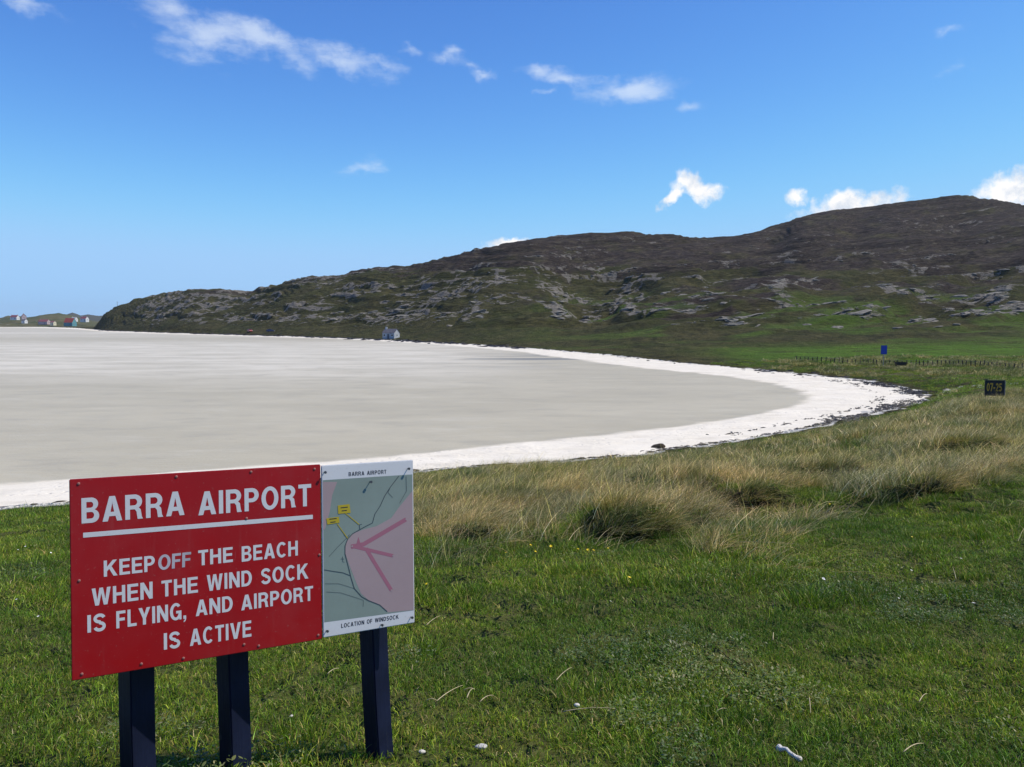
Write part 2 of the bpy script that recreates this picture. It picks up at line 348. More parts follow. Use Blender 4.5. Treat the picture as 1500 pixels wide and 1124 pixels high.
def ground_mat():
    def bl(t, b):
        p = t.pos(); rock, heath, mead = t.attr('rock'), t.attr('heath'), t.attr('mead')
        tilt = t.new('ShaderNodeMapping'); t.l.new(p, tilt.inputs[0]); tilt.inputs['Rotation'].default_value = (0, math.radians(7), 0)
        stk = t.vmath('MULTIPLY', tilt.outputs[0], (.085, .05, .42)); n1 = t.noise(t.vmath('MULTIPLY', p, (.05, .03, .12)), 1, 5, .6); n2 = t.noise(t.vmath('MULTIPLY', p, (.30, .16, .6)), 1, 7, .75); n3 = t.noise(p, 3.2, 4, .6)
        g = t.mix(t.ramp(n1, .35, .65), (.055, .062, .020), (.088, .08, .034))
        g = t.mix(t.ramp(n2, .35, .7), g, (.036, .034, .017))
        g = t.mix(t.math('MULTIPLY', t.attr('rough'), t.ramp(n2, .3, .65, .35, 1)), g, (.15, .13, .07))
        h = t.mix(t.ramp(n2, .3, .7), (.031, .024, .022), (.064, .050, .042))
        h = t.mix(t.ramp(n1, .5, .75), h, (.074, .07, .032))
        h = t.mix(t.ramp(t.noise(stk, 1.6, 6, .75), .5, .66, 0, .9), h, (.115, .10, .066)); h = t.mix(t.ramp(t.noise(stk, 2.1, 6, .75), .52, .36, 0, .8), h, (.018, .016, .014))
        g = t.mix(t.ramp(t.noise(stk, 2.3, 6, .75), .5, .37, 0, .7), g, (.022, .024, .011)); g = t.mix(t.ramp(t.noise(stk, 1.9, 6, .75), .54, .7, 0, .7), g, (.135, .125, .06))
        hf = t.ramp(t.math('ADD', heath, t.math('MULTIPLY_ADD', n2, .7, -.35)), .3, .75)
        g = t.mix(hf, g, h)
        g = t.mix(t.math('MULTIPLY', mead, t.ramp(t.noise(t.vmath('MULTIPLY', p, (.08, .3, .3)), 1, 6, .7), .36, .58, .25, 1)), g, (.088, .168, .022))
        rf = t.ramp(t.math('ADD', rock, t.math('MULTIPLY_ADD', t.noise(t.vmath('MULTIPLY', p, (.2, .08, .5)), 1.0, 7, .75), 2.3, -1.27)), .42, .72)
        rc = t.mix(t.ramp(n3, .3, .7), (.10, .092, .08), (.27, .25, .22))
        c = t.mix(rf, g, rc)
        nearf = t.attr('near')
        c = t.mix(nearf, c, t.mix(t.ramp(n3, .3, .7), (.045, .058, .016), (.085, .085, .034)))
        c = t.mix(t.ramp(t.math('ADD', t.attr('sandy'), t.math('MULTIPLY_ADD', t.noise(p, 1.5, 4, .65), .8, -.4)), .4, .62), c, (.66, .64, .59))
        t.put(b.inputs['Base Color'], c)
        hgt = t.math('ADD', t.math('MULTIPLY', n2, 1.0), t.math('MULTIPLY', n3, .35))
        t.put(b.inputs['Normal'], t.bump(t.math('ADD', hgt, t.math('MULTIPLY', t.noise(stk, 2.4, 6, .7), 2.2)), 1.0, 1.2))
        b.inputs['Roughness'].default_value = 1; b.inputs['Specular IOR Level'].default_value = .05
    return material('land_cover', (.06, .07, .03), build=bl)
LANDM = ground_mat()
def land_sheet(name, X, Y, near, lower=0):
    xx = (X[None, :] * Y[:, None]).ravel(); yy = np.repeat(Y, len(X))
    z, s, rock, heath, mead, sandy, rough = land(xx, yy, full=True)
    if lower: z = z - lower * sm(68, 75, yy)
    me = npmesh(name, np.c_[xx, yy, z], grid(X, Y), True)
    for k, v in (('rock', rock), ('heath', heath), ('mead', mead), ('sandy', sandy), ('rough', rough), ('near', np.full(len(z), 1.0) * (1 - sm(30, 60, yy)))): fattr(me, k, v)
    return prop(link(name, me, LANDM), kind='structure')
Xn = np.r_[np.linspace(-1.5, -.8, 40, endpoint=False), np.linspace(-.8, .8, 560), np.linspace(.8, 1.5, 41)[1:]]
land_sheet('dune_ground', Xn, np.r_[np.exp(np.linspace(math.log(1.5), math.log(8.5), 90, endpoint=False)), np.exp(np.linspace(math.log(8.5), math.log(22), 200, endpoint=False)), np.exp(np.linspace(math.log(22), math.log(76), 110))], 1, .25)
Xh = np.r_[np.linspace(-1.4, -.56, 60, endpoint=False), np.linspace(-.56, .70, 1250), np.linspace(.7, 1.5, 80)[1:]]
Yh = np.r_[np.exp(np.linspace(math.log(72), math.log(230), 100, endpoint=False)), np.linspace(230, 640, 310, endpoint=False), np.linspace(640, 740, 40, endpoint=False), np.linspace(740, 1100, 20)]
HILL = land_sheet('hillside', Xh, Yh, 0)
# ground behind and beside the viewer
xs = np.linspace(-60, 60, 40); ys = np.linspace(-60, 2.0, 30)
gx, gy = np.meshgrid(xs, ys); gz = 5.17 - .04 * gy - .02 * np.abs(gx) + (fbm(gx / 5, gy / 5, 2) - .5) * .2 - .1
gz = np.where(np.abs(gx) > 6, gz - .04 * (np.abs(gx) - 6), gz)
me = npmesh('field', np.c_[gx.ravel(), gy.ravel(), gz.ravel()], grid(xs, ys), True)
for k in ('rock', 'heath', 'mead', 'sandy', 'rough'): fattr(me, k, np.zeros(gx.size))
fattr(me, 'near', np.ones(gx.size))
prop(link('field', me, LANDM), kind='structure')

# ------------------------------------------------------------------ beach and sea
def sand_mat():
    def bl(t, b):
        p = t.pos(); dry = t.attr('dry')
        mp = t.new('ShaderNodeMapping'); t.l.new(p, mp.inputs[0]); mp.inputs['Scale'].default_value = (.05, .11, .1); mp.inputs['Rotation'].default_value = (0, 0, .12)
        n1 = t.noise(mp.outputs[0], 1, 6, .6, .4); n2 = t.noise(p, .35, 5, .65); n3 = t.noise(p, 6, 3, .6); n4 = t.noise(p, 40, 2)
        wet = t.mix(t.ramp(n1, .3, .7), (.425, .382, .272), (.485, .438, .318))
        wet = t.mix(t.math('MULTIPLY', t.ramp(n2, .4, .75), .35), wet, (.385, .355, .275))
        wet = t.mix(t.math('MULTIPLY', t.attr('bar'), t.ramp(n1, .1, .8)), wet, (.70, .65, .54))
        m5 = t.noise(t.vmath('MULTIPLY', p, (.16, .34, 1)), 1, 6, .68)
        wet = t.mix(t.ramp(m5, .5, .7, 0, .55), wet, (.34, .31, .235)); wet = t.mix(t.ramp(m5, .46, .3, 0, .5), wet, (.53, .49, .385))
        wet = t.mix(t.attr('damp'), wet, (.2, .195, .17))
        dr = t.mix(t.ramp(n2, .3, .7), (.70, .65, .55), (.78, .73, .63))
        dr = t.mix(t.math('MULTIPLY', t.ramp(n3, .55, .8), .25), dr, (.5, .47, .42)); dr = t.mix(t.ramp(t.noise(t.vmath('MULTIPLY', p, (.25, .6, 1)), 1, 6, .72), .5, .68, 0, .6), dr, (.58, .53, .44))
        df = t.ramp(t.math('ADD', dry, t.math('MULTIPLY_ADD', t.noise(t.vmath('MULTIPLY', p, (.3, .5, 1)), 1, 6, .7), 1.1, -.55)), .2, .8)
        c = t.mix(df, wet, dr)
        t.put(b.inputs['Base Color'], t.mix(t.math('MULTIPLY', t.ramp(n4, .3, .7), .12), c, (.2, .19, .17)))
        t.put(b.inputs['Roughness'], t.ramp(df, 0, 1, .5, .95)); b.inputs['Specular IOR Level'].default_value = .22
        rp = t.new('ShaderNodeMapping'); t.l.new(p, rp.inputs[0]); rp.inputs['Scale'].default_value = (.5, 2.2, 1)
        vo = t.new('ShaderNodeTexVoronoi', feature='SMOOTH_F1'); t.put(vo.inputs['Vector'], t.vmath('ADD', p, t.vmath('SCALE', t.noise(p, 1.2, 2, color=True), .8))); vo.inputs['Scale'].default_value = 2.2
        foot = t.math('MULTIPLY', t.ramp(vo.outputs['Distance'], .08, .3), t.math('MULTIPLY', df, t.ramp(t.noise(p, .25, 3), .4, .6)))
        hh = t.math('ADD', t.math('ADD', t.noise(rp.outputs[0], 1.3, 4, .6), t.math('MULTIPLY', n3, .5)), t.math('MULTIPLY', foot, 1.6))
        t.put(b.inputs['Normal'], t.bump(hh, .5, .08))
    return material('shell_sand', (.5, .5, .45), build=bl)
Xb = np.r_[np.linspace(-2.2, -.72, 40, endpoint=False), np.linspace(-.72, .62, 520), np.linspace(.62, 1.0, 12)[1:]]
Yb = np.exp(np.linspace(math.log(16), math.log(1600), 480))
xx = (Xb[None, :] * Yb[:, None]).ravel(); yy = np.repeat(Yb, len(Xb))
ss, sw = sdist(xx, yy, SHORE), sdist(xx, yy, WET)
wj = (fbm(xx / 3, yy / 3, 3) - .5) * np.clip(yy / 40, .6, 4)
ring = np.clip((sw + wj * .7) / np.maximum(np.abs(ss) + np.abs(sw), .3), -1, 1)
dry = np.where(ss > 0, 1.0, sm(-.08, .26, ring))
zb = SHZ * np.where(ss > 0, 1, np.clip(ring, 0, 1)) + (fbm(xx / 5, yy / 5, 3) - .5) * .10 * dry + (fbm(xx / 40, yy / 25, 3) - .5) * .05
zb = np.where(ss > 0, zb - .12 * ss, zb); zb = np.maximum(zb, -3)
me = npmesh('beach', np.c_[xx, yy, zb], grid(Xb, Yb), True); fattr(me, 'dry', dry)
Ub = 750 + F * xx / yy
bar = np.clip(sm(75, 130, yy) * (1 - sm(230, 330, yy)) * sm(850, 600, Ub) * .9 + sm(330, 400, yy) * .45 + np.exp(-((yy - 560 - .15 * xx) / 30) ** 2) * .8, 0, 1)
damp = sm(.45, .62, fbm(xx / 22, yy / 5 + 3, 3)) * np.exp(-((xx - 6) / 16) ** 2 - ((yy - 155) / 26) ** 2) * .9
fattr(me, 'bar', bar); fattr(me, 'damp', damp)
prop(link('beach', me, sand_mat()), kind='structure')
def sea_b(t, b):
    t.put(b.inputs['Normal'], t.bump(t.noise(t.pos(), .3, 4, .6), .4, .3))
seam = material('sea_water', (.02, .06, .09), .12, .5, build=sea_b)
me = pymesh('sea', [(-6000, 900, -.9), (6000, 900, -.9), (6000, 6000, -.9), (-6000, 6000, -.9)], [(0, 1, 2, 3)])
prop(link('sea', me, seam), kind='structure')

# ------------------------------------------------------------------ far headland and far hills
def ridge_land(name, pts, d0, d1, mat, noise, n=260, m=26):
    us = np.linspace(pts[0][0], pts[-1][0], n); vv = np.interp(us, [p[0] for p in pts], [p[1] for p in pts])
    V = []
    for j in range(m):
        t = j / (m - 1); d = d0 + (d1 - d0) * t
        for u, v in zip(us, vv):
            x, e = XE(u, v); top = max(EYE + e * (d0 + (d1 - d0) * .55), .0)
            prof = math.sin(min(t / .55, 1) * math.pi / 2) if t < .55 else math.cos((t - .55) / .45 * math.pi / 2)
            V.append((x * d, d, top * prof - .6))
    V = np.array(V); hh = np.clip(V[:, 2] + .6, 0, None)
    V[:, 2] += (fbm(V[:, 0] / noise, V[:, 1] / noise, 4) - .5) * np.minimum(hh * .5, noise * .25)
    return prop(link(name, npmesh(name, V, grid(us, np.arange(m)), True), mat), kind='structure')
def heath_b(t, b):
    p = t.pos(); n = t.noise(p, .03, 5, .65); k = t.noise(p, .12, 4, .6)
    c = t.mix(t.ramp(n, .35, .65), (.055, .07, .03), (.11, .10, .05)); c = t.mix(t.ramp(k, .62, .72), c, (.3, .29, .27))
    t.put(b.inputs['Base Color'], c)
hm = material('headland_turf', (.07, .08, .04), 1, .05, build=heath_b)
ridge_land('headland', [(-500, 474), (-200, 470), (-60, 468), (0, 466), (12, 463), (40, 465), (60, 461), (85, 459), (100, 462), (118, 467), (140, 470), (170, 474), (230, 477)], 1090, 1700, hm, 26)
fm = material('far_heather', (.055, .055, .035), 1, .05)
ridge_land('far_hill', [(-200, 470), (40, 468), (92, 464), (106, 459.5), (118, 463), (130, 461), (145, 463), (170, 461), (260, 466)], 3000, 4200, fm, 120)
#@@PART2
# ------------------------------------------------------------------ lettering (own outlines, cap height 1)
def arc(cx, cy, rx, ry, a0, a1, n=12):
    return [(cx + rx * math.cos(math.radians(a0 + (a1 - a0) * i / n)), cy + ry * math.sin(math.radians(a0 + (a1 - a0) * i / n))) for i in range(n + 1)]
def stroke(path, t):
    P = np.array(path); d = np.gradient(P, axis=0); d /= np.linalg.norm(d, axis=1)[:, None]; n = np.c_[-d[:, 1], d[:, 0]] * t / 2
    return [tuple(p) for p in P + n] + [tuple(p) for p in (P - n)[::-1]]
B_ = .2
GL = {
 'A': (.82, [[(0, 0), (.29, 1), (.53, 1), (.82, 0), (.6, 0), (.54, .2), (.28, .2), (.22, 0)], [(.335, .37), (.485, .37), (.41, .74)]]),
 'B': (.72, [[(0, 0), (0, 1)] + arc(.40, .745, .28, .255, 90, -62, 9) + arc(.42, .27, .30, .27, 62, -90, 9),
             [(.2, .17)] + arc(.40, .30, .11, .13, -90, 90, 7) + [(.2, .43)], [(.2, .60)] + arc(.38, .715, .10, .115, -90, 90, 7) + [(.2, .83)]]),
 'C': (.76, [arc(.4, .5, .4, .52, 42, 318, 22) + arc(.4, .5, .2, .345, 312, 48, 20)]),
 'D': (.76, [[(0, 0), (0, 1), (.34, 1)] + arc(.34, .5, .42, .5, 85, -85, 16) + [(.34, 0)], [(.2, .17), (.32, .17)] + arc(.32, .5, .23, .33, -85, 85, 14) + [(.32, .83), (.2, .83)]]),
 'E': (.66, [[(0, 0), (0, 1), (.66, 1), (.66, .83), (.2, .83), (.2, .6), (.62, .6), (.62, .43), (.2, .43), (.2, .17), (.67, .17), (.67, 0)]]),
 'F': (.61, [[(0, 0), (0, 1), (.61, 1), (.61, .83), (.2, .83), (.2, .59), (.56, .59), (.56, .42), (.2, .42), (.2, 0)]]),
 'G': (.8, [arc(.41, .5, .41, .52, 40, 300, 20) + [(.64, .08), (.66, 0), (.8, 0), (.8, .54), (.43, .54), (.43, .38), (.61, .38)] + arc(.41, .5, .205, .35, -52, -312, 18)]),
 'H': (.74, [[(0, 0), (0, 1), (.2, 1), (.2, .61), (.54, .61), (.54, 1), (.74, 1), (.74, 0), (.54, 0), (.54, .43), (.2, .43), (.2, 0)]]),
 'I': (.2, [[(0, 0), (0, 1), (.2, 1), (.2, 0)]]),
 'K': (.84, [[(0, 0), (0, 1), (.2, 1), (.2, .6), (.56, 1), (.82, 1), (.48, .61), (.85, 0), (.6, 0), (.335, .46), (.2, .32), (.2, 0)]]),
 'L': (.6, [[(0, 0), (0, 1), (.2, 1), (.2, .17), (.6, .17), (.6, 0)]]),
 'N': (.76, [[(0, 0), (0, 1), (.22, 1), (.56, .4), (.56, 1), (.76, 1), (.76, 0), (.55, 0), (.2, .61), (.2, 0)]]),
 'O': (.84, [arc(.42, .5, .42, .52, 0, 345, 23), arc(.42, .5, .21, .345, 0, 345, 23)]),
 'P': (.69, [[(0, 0), (0, 1), (.36, 1)] + arc(.36, .69, .33, .31, 85, -85, 12) + [(.36, .38), (.2, .38), (.2, 0)], [(.2, .55), (.35, .55)] + arc(.35, .69, .13, .14, -85, 85, 9) + [(.35, .83), (.2, .83)]]),
 'R': (.75, [[(0, 0), (0, 1), (.4, 1)] + arc(.4, .71, .32, .29, 85, -58, 12) + [(.66, .38), (.70, .1), (.75, 0), (.52, 0), (.48, .3), (.40, .40), (.2, .40), (.2, 0)], [(.2, .56), (.38, .56)] + arc(.38, .695, .13, .135, -85, 85, 9) + [(.38, .83), (.2, .83)]]),
 'S': (.7, [stroke(arc(.35, .73, .25, .19, 12, 270, 14) + arc(.35, .27, .255, .2, 84, -168, 14), .185)]),
 'T': (.66, [[(.23, 0), (.23, .83), (0, .83), (0, 1), (.66, 1), (.66, .83), (.43, .83), (.43, 0)]]),
 'V': (.81, [[(.28, 0), (0, 1), (.23, 1), (.405, .3), (.58, 1), (.81, 1), (.53, 0)]]),
 'W': (1.12, [[(.2, 0), (0, 1), (.22, 1), (.325, .33), (.455, 1), (.665, 1), (.8, .33), (.9, 1), (1.12, 1), (.92, 0), (.7, 0), (.56, .68), (.42, 0)]]),
 'Y': (.79, [[(.29, 0), (.29, .38), (0, 1), (.24, 1), (.395, .6), (.55, 1), (.79, 1), (.5, .38), (.5, 0)]]),
 ',': (.22, [[(0, .2), (.2, .2), (.2, 0), (.14, -.14), (.02, -.2), (.02, -.12), (.1, -.06), (.1, 0), (0, 0)]]),
 '0': (.62, [arc(.31, .5, .31, .5, 0, 345, 20), arc(.31, .5, .13, .33, 0, 345, 20)]),
 '7': (.6, [[(.12, 0), (.38, .83), (0, .83), (0, 1), (.6, 1), (.6, .85), (.34, 0)]]),
 '2': (.6, [stroke(arc(.3, .7, .21, .21, 170, -35, 12) + [(.12, .09), (.6, .085)], .175)]),
 '5': (.6, [stroke([(.56, .91), (.14, .91), (.1, .5), (.16, .52)] + arc(.29, .33, .22, .24, 110, -150, 12), .17)]),
 '-': (.36, [[(0, .33), (0, .51), (.36, .51), (.36, .33)]]),
}
def flatmesh(name, splines, depth=0.0):
    cu = bpy.data.curves.new(name, 'CURVE'); cu.dimensions = '2D'; cu.fill_mode = 'BOTH' if depth else 'FRONT'; cu.extrude = depth
    for sp in splines:
        s = cu.splines.new('POLY'); s.points.add(len(sp) - 1); s.use_cyclic_u = True
        for p, q in zip(s.points, sp): p.co = (q[0], q[1], 0, 1)
    o = bpy.data.objects.new(name, cu); COL.objects.link(o)
    dg = bpy.context.evaluated_depsgraph_get(); me = bpy.data.meshes.new_from_object(o.evaluated_get(dg))
    bpy.data.objects.remove(o); bpy.data.curves.remove(cu); me.name = name; return me
def word(txt, x0, x1, base, cap, gap=.13, skew=0):
    W_ = sum(GL[c][0] if c != ' ' else .45 for c in txt) + gap * (len(txt) - 1); k = (x1 - x0) / W_; x = 0; out = []
    for c in txt:
        if c == ' ': x += .45 + gap; continue
        for sp in GL[c][1]: out.append([(x0 + (x + p[0] + skew * p[1]) * k, base + p[1] * cap) for p in sp])
        x += GL[c][0] + gap
    return out

# ------------------------------------------------------------------ the airport notice board
def paint_mat(name, base, rough=.35, fade=.15, streak=0.0):
    def bl(t, b):
        tc = t.new('ShaderNodeTexCoord').outputs['Object']
        n = t.noise(tc, 3.5, 6, .65); k = t.noise(tc, 90, 2)
        mp = t.new('ShaderNodeMapping'); t.l.new(tc, mp.inputs[0]); mp.inputs['Scale'].default_value = (45, 45, 2.2)
        st = t.ramp(t.noise(mp.outputs[0], 1, 4, .6), .56, .8)
        c = t.mix(t.ramp(n, .3, .75), base, tuple(x * (1 - fade) for x in base))
        c = t.mix(t.math('MULTIPLY', st, streak), c, (.35, .33, .3))
        c = t.mix(t.ramp(t.noise(tc, 1.3, 5, .7), .45, .75, 0, .16), c, tuple(min(1, x * .6 + .13) for x in base))
        sc_ = t.new('ShaderNodeMapping'); t.l.new(tc, sc_.inputs[0]); sc_.inputs['Scale'].default_value = (220, 1, 9); sc_.inputs['Rotation'].default_value = (0, .5, 0)
        c = t.mix(t.math('MULTIPLY', t.ramp(t.noise(sc_.outputs[0], 1, 2, .5), .74, .78), .22), c, (.55, .5, .5))
        c = t.mix(t.math('MULTIPLY', t.ramp(k, .64, .72), .18), c, (.25, .22, .2))
        t.put(b.inputs['Base Color'], c); t.put(b.inputs['Roughness'], t.ramp(n, .3, .7, rough * .85, rough * 1.35))
    return material(name, base, rough, .35, build=bl)
RED = paint_mat('red_sign_paint', (.34, .004, .007), .38, .12, .05)
WHT = paint_mat('white_sign_vinyl', (.62, .62, .63), .45, .06, .12)
PANELW = paint_mat('white_map_board', (.62, .63, .65), .4, .05, .1)
EDGE = material('board_edge', (.03, .02, .02), .7)
def post_b(t, b):
    tc = t.new('ShaderNodeTexCoord').outputs['Object']; gr = t.noise(t.vmath('MULTIPLY', tc, (120, 120, 2.5)), 1, 4, .6); n = t.noise(tc, 7, 5, .65)
    c = t.mix(t.ramp(n, .35, .7), (.005, .008, .026), (.009, .014, .042)); c = t.mix(t.ramp(gr, .62, .72, 0, .5), c, (.03, .035, .045))
    c = t.mix(t.ramp(t.noise(tc, 22, 4, .7), .68, .74, 0, .6), c, (.10, .09, .075))
    t.put(b.inputs['Base Color'], c); t.put(b.inputs['Normal'], t.bump(gr, .5, .003))
NAVY = material('navy_post_paint', (.006, .009, .024), .5, .3, build=post_b)
INK = material('printed_black', (.02, .025, .04), .6); ROADI = material('map_road_print', (.055, .075, .085), .6)
FADED = paint_mat('faded_vinyl', (.55, .51, .56), .5, .45, .7)
SCREW = material('screw_head', (.30, .12, .10), .5, .5)
NAIL = material('steel_nail', (.12, .12, .13), .45, .5, metallic=.8)
SIGN = empty('notice_board', (0, 0, 0), 0, 'red and white airport warning board with map, standing on three dark posts', 'sign')
Rz = Matrix.Rotation(.5066, 3, 'Z'); Rx = Matrix.Rotation(-.0669, 3, 'X'); Ry = Matrix.Rotation(.0268, 3, 'Y')
RM = (Rz @ Rx @ Ry).to_4x4(); TL = Vector((-1.43, 2.5408, EYE - .5073))
M_SIGN = Matrix.Translation(TL) @ RM
gz0 = float(land([-.9], [2.9])[0])
SIGN.location = M_SIGN @ Vector((.6, .04, -.65)); SIGN.location.z = gz0
def child(name, me, mat, parent, M=None, label=None):
    o = link(name, me, mat, parent); bpy.context.view_layer.update()
    o.matrix_parent_inverse = Matrix.Identity(4)
    pm = parent.matrix_world if parent.parent is None else parent.matrix_world
    o.matrix_basis = pm.inverted() @ (M if M is not None else Matrix.Identity(4))
    bpy.context.view_layer.update()
    if label: o['label'] = label
    return o
bpy.context.view_layer.update()
def board(x0, x1, z0, z1, thick, y):
    return box(x1 - x0, thick, z1 - z0, ((x0 + x1) / 2, y + thick / 2, (z0 + z1) / 2), .0025)
red = child('red_panel', board(0, .819, -.652, 0, .014, 0), RED, SIGN, M_SIGN)
mapp = child('map_panel', board(.8215, 1.187, -.647, -.004, .010, -.002), PANELW, SIGN, M_SIGN, 'white panel with the printed map of the bay')
child('red_panel_backing', board(.004, .817, -.649, -.003, .022, .0145), EDGE, SIGN, M_SIGN)
def on_face(y):      # print plane: local xy -> board xz, facing the reader
    return M_SIGN @ Matrix(((1, 0, 0, 0), (0, 0, 1, y), (0, 1, 0, 0), (0, 0, 0, 1)))
def prnt(name, splines, mat, parent, y=-.0004, label=None):
    me = flatmesh(name, splines)
    for p in me.polygons: pass
    return child(name, me, mat, parent, on_face(y), label)
LINES = [[('BARRA', .034, .3456, -.1452, .0825), ('AIRPORT', .390, .783, -.151, .0815)],
         [('KEEP', .0965, .2504, -.3265, .053), ('THE', .388, .5024, -.3255, .053), ('BEACH', .533, .7315, -.3290, .0545)],
         [('WHEN', .0605, .2425, -.4180, .057), ('THE', .2700, .3855, -.4175, .055), ('WIND', .4150, .567, -.4178, .056), ('SOCK', .599, .769, -.4185, .056)],
         [('IS', .0470, .1006, -.503, .057), ('FLYING,', .1315, .348, -.5025, .057), ('AND', .378, .5006, -.4995, .055), ('AIRPORT', .5294, .786, -.502, .054)],
         [('IS', .2755, .3273, -.598, .056), ('ACTIVE', .358, .563, -.5995, .0575)]]
for ln in LINES:
    for wd in ln:
        lt = prnt('word', word(*wd), WHT, red)
prnt('word', word('OFF', .2600, .364, -.3250, .0505, .09, .03), FADED, red, label='faded smudged word OFF squeezed in after KEEP')
prnt('underline', [[(.0379, -.1915), (.0379, -.1755), (.788, -.1845), (.788, -.200)]], WHT, red)
bm = bmesh.new(); bmesh.ops.create_uvsphere(bm, u_segments=10, v_segments=5, radius=.0048); bmesh.ops.scale(bm, vec=(1, .45, 1), verts=bm.verts)
scm = bpy.data.meshes.new('screw'); bm.to_mesh(scm); bm.free()
for x, z in [(.0267, .0149), (.3209, .0118), (.5684, .0112), (.7962, .0154), (.025, .3298), (.0298, .6342), (.2056, .633), (.3368, .6373), (.5377, .6238), (.5883, .6374), (.8035, .6341), (.5511, .176), (.811, .3357)]:
    child('screw', scm, SCREW, red, M_SIGN @ Matrix.Translation((x, -.001, -z)))
bm = bmesh.new(); bmesh.ops.create_cone(bm, cap_ends=True, segments=8, radius1=.0018, radius2=.0018, depth=.016)
bmesh.ops.rotate(bm, matrix=Matrix.Rotation(math.pi / 2, 3, 'X'), verts=bm.verts)
r2 = bmesh.ops.create_cone(bm, cap_ends=True, segments=10, radius1=.0052, radius2=.0052, depth=.003)
bmesh.ops.rotate(bm, matrix=Matrix.Rotation(math.pi / 2, 3, 'X'), verts=r2['verts']); bmesh.ops.translate(bm, vec=(0, -.009, 0), verts=r2['verts'])
nlm = bpy.data.meshes.new('nail'); bm.to_mesh(nlm); bm.free()
for x, z in [(.8324, .0288), (1.1639, .0359), (1.009, .0767), (.8343, .6212), (1.0482, .6321), (1.1716, .6217)]:
    child('nail', nlm, NAIL, mapp, M_SIGN @ Matrix.Translation((x, -.007, -z)))
# printed map
MLAND = paint_mat('map_land_print', (.22, .28, .25), .45, .15, .05); MSEA = paint_mat('map_bay_print', (.36, .27, .28), .45, .1, .05)
MRUN = material('map_runway_print', (.33, .13, .18), .5); MYEL = material('map_label_print', (.42, .33, .025), .5)
neg = lambda L: [(x, -z) for x, z in L]
def poly_ribbon(pts, wd):
    P = np.array(neg(pts)); d = np.gradient(P, axis=0); d /= np.maximum(np.linalg.norm(d, axis=1), 1e-6)[:, None]; n = np.c_[-d[:, 1], d[:, 0]] * wd / 2
    return [tuple(p) for p in P + n] + [tuple(p) for p in (P - n)[::-1]]
FR = [(.826, .0588), (1.183, .0605), (1.1835, .598), (.8262, .590)]
prnt('map_land', [neg(FR)], MLAND, mapp, -.0022)
COAST = [(1.1828, .1258), (1.1282, .1828), (1.0939, .2246), (1.0336, .2507), (.981, .2582), (.939, .2696), (.9131, .3012), (.9082, .3379), (.9249, .3896), (.9499, .4552), (.9688, .5016), (.9978, .5308), (1.0436, .5596), (1.0767, .5899)]
prnt('map_bay', [neg(COAST + [(1.1833, .5965)])], MSEA, mapp, -.0024)
prnt('map_west_sea', [neg([(.8264, .0649), (.8807, .069), (.8614, .1169), (.8514, .1776), (.832, .2434), (.8264, .2426)])], MSEA, mapp, -.0024)
for pts, wd in [([(.9321, .3188), (.9805, .3147), (1.155, .2354)], .017), ([(.9325, .3157), (1.01, .342), (1.0991, .3723)], .013), ([(.9901, .3314), (1.04, .418), (1.091, .5057)], .014)]:
    prnt('map_runway', [poly_ribbon(pts, wd)], MRUN, mapp, -.0026 - .006 * wd)
prnt('map_windsock', [neg([(.952, .313), (.9612, .285), (.971, .318), (.962, .308)])], MRUN, mapp, -.0029)
for e in ((1.155, .2354), (1.0991, .3723), (1.091, .5057), (.936, .317)):
    prnt('map_runway_end', [arc(e[0], -e[1], .0035, .0035, 0, 330, 11)], MSEA, mapp, -.0031)
ROADS = [([(1.126, .0638), (1.0918, .103), (1.068, .1363), (1.0476, .1759), (1.0275, .2027), (1.0172, .2365), (.9844, .2491), (.939, .2696), (.9196, .2863), (.9085, .3131), (.9082, .3441), (.9186, .3857), (.9308, .4371), (.9432, .4793), (.9719, .5146), (.9978, .5321), (1.0436, .5564), (1.0733, .5863)], .0038),
         ([(.8274, .3931), (.8646, .4039), (.8992, .4132), (.929, .4288)], .003), ([(.8465, .3463), (.8781, .3159), (.9164, .2829)], .0022), ([(.8299, .4456), (.883, .4526), (.9145, .4661), (.9432, .4793)], .0016),
         ([(.8358, .4771), (.8889, .4875), (.9397, .5101), (.9782, .5281), (.9767, .553)], .0016), ([(1.0918, .103), (1.0815, .1246), (1.1001, .1452)], .002), ([(1.1567, .0658), (1.1575, .124), (1.1283, .1699)], .002),
         ([(.9668, .2568), (.9651, .2378), (.9748, .2375)], .003), ([(.905, .269), (.917, .284), (.926, .272)], .003), ([(.892, .36), (.905, .362)], .002), ([(.898, .352), (.899, .372), (.906, .374)], .002)]
for i, (pts, wd) in enumerate(ROADS):
    prnt('map_road', [poly_ribbon(pts, wd * .8)], ROADI, mapp, -.0029 - .00002 * i)
for q in ([(.8817, .1574), (.9273, .1563), (.9315, .1897), (.8832, .1897)], [(.8374, .2022), (.8856, .2004), (.8885, .223), (.8415, .2259)]):
    prnt('map_label', [neg(q)], MYEL, mapp, -.0033)
    cx, cy = (q[0][0] + q[2][0]) / 2, (q[0][1] + q[2][1]) / 2
    for k, hw_ in ((-.006, .014), (.006, .010)):
        prnt('map_label_line', [neg([(cx - hw_, cy + k - .0018), (cx + hw_, cy + k - .0022), (cx + hw_, cy + k + .0014), (cx - hw_, cy + k + .0018)])], INK, mapp, -.0035)
for a, b in (((.9111, .1891), (.9640, .2370)), ((.8791, .2264), (.9186, .2850))):
    prnt('map_pointer', [poly_ribbon([a, ((a[0] + b[0]) / 2, (a[1] + b[1]) / 2), b], .003)], MYEL, mapp, -.0032)
prnt('word', word('BARRA AIRPORT', .9252, 1.0755, -.0508, .0155, .16), INK, mapp, -.0023)
prnt('word', word('LOCATION OF WINDSOCK', .8907, 1.1202, -.6215, .0165, .15), INK, mapp, -.0023)
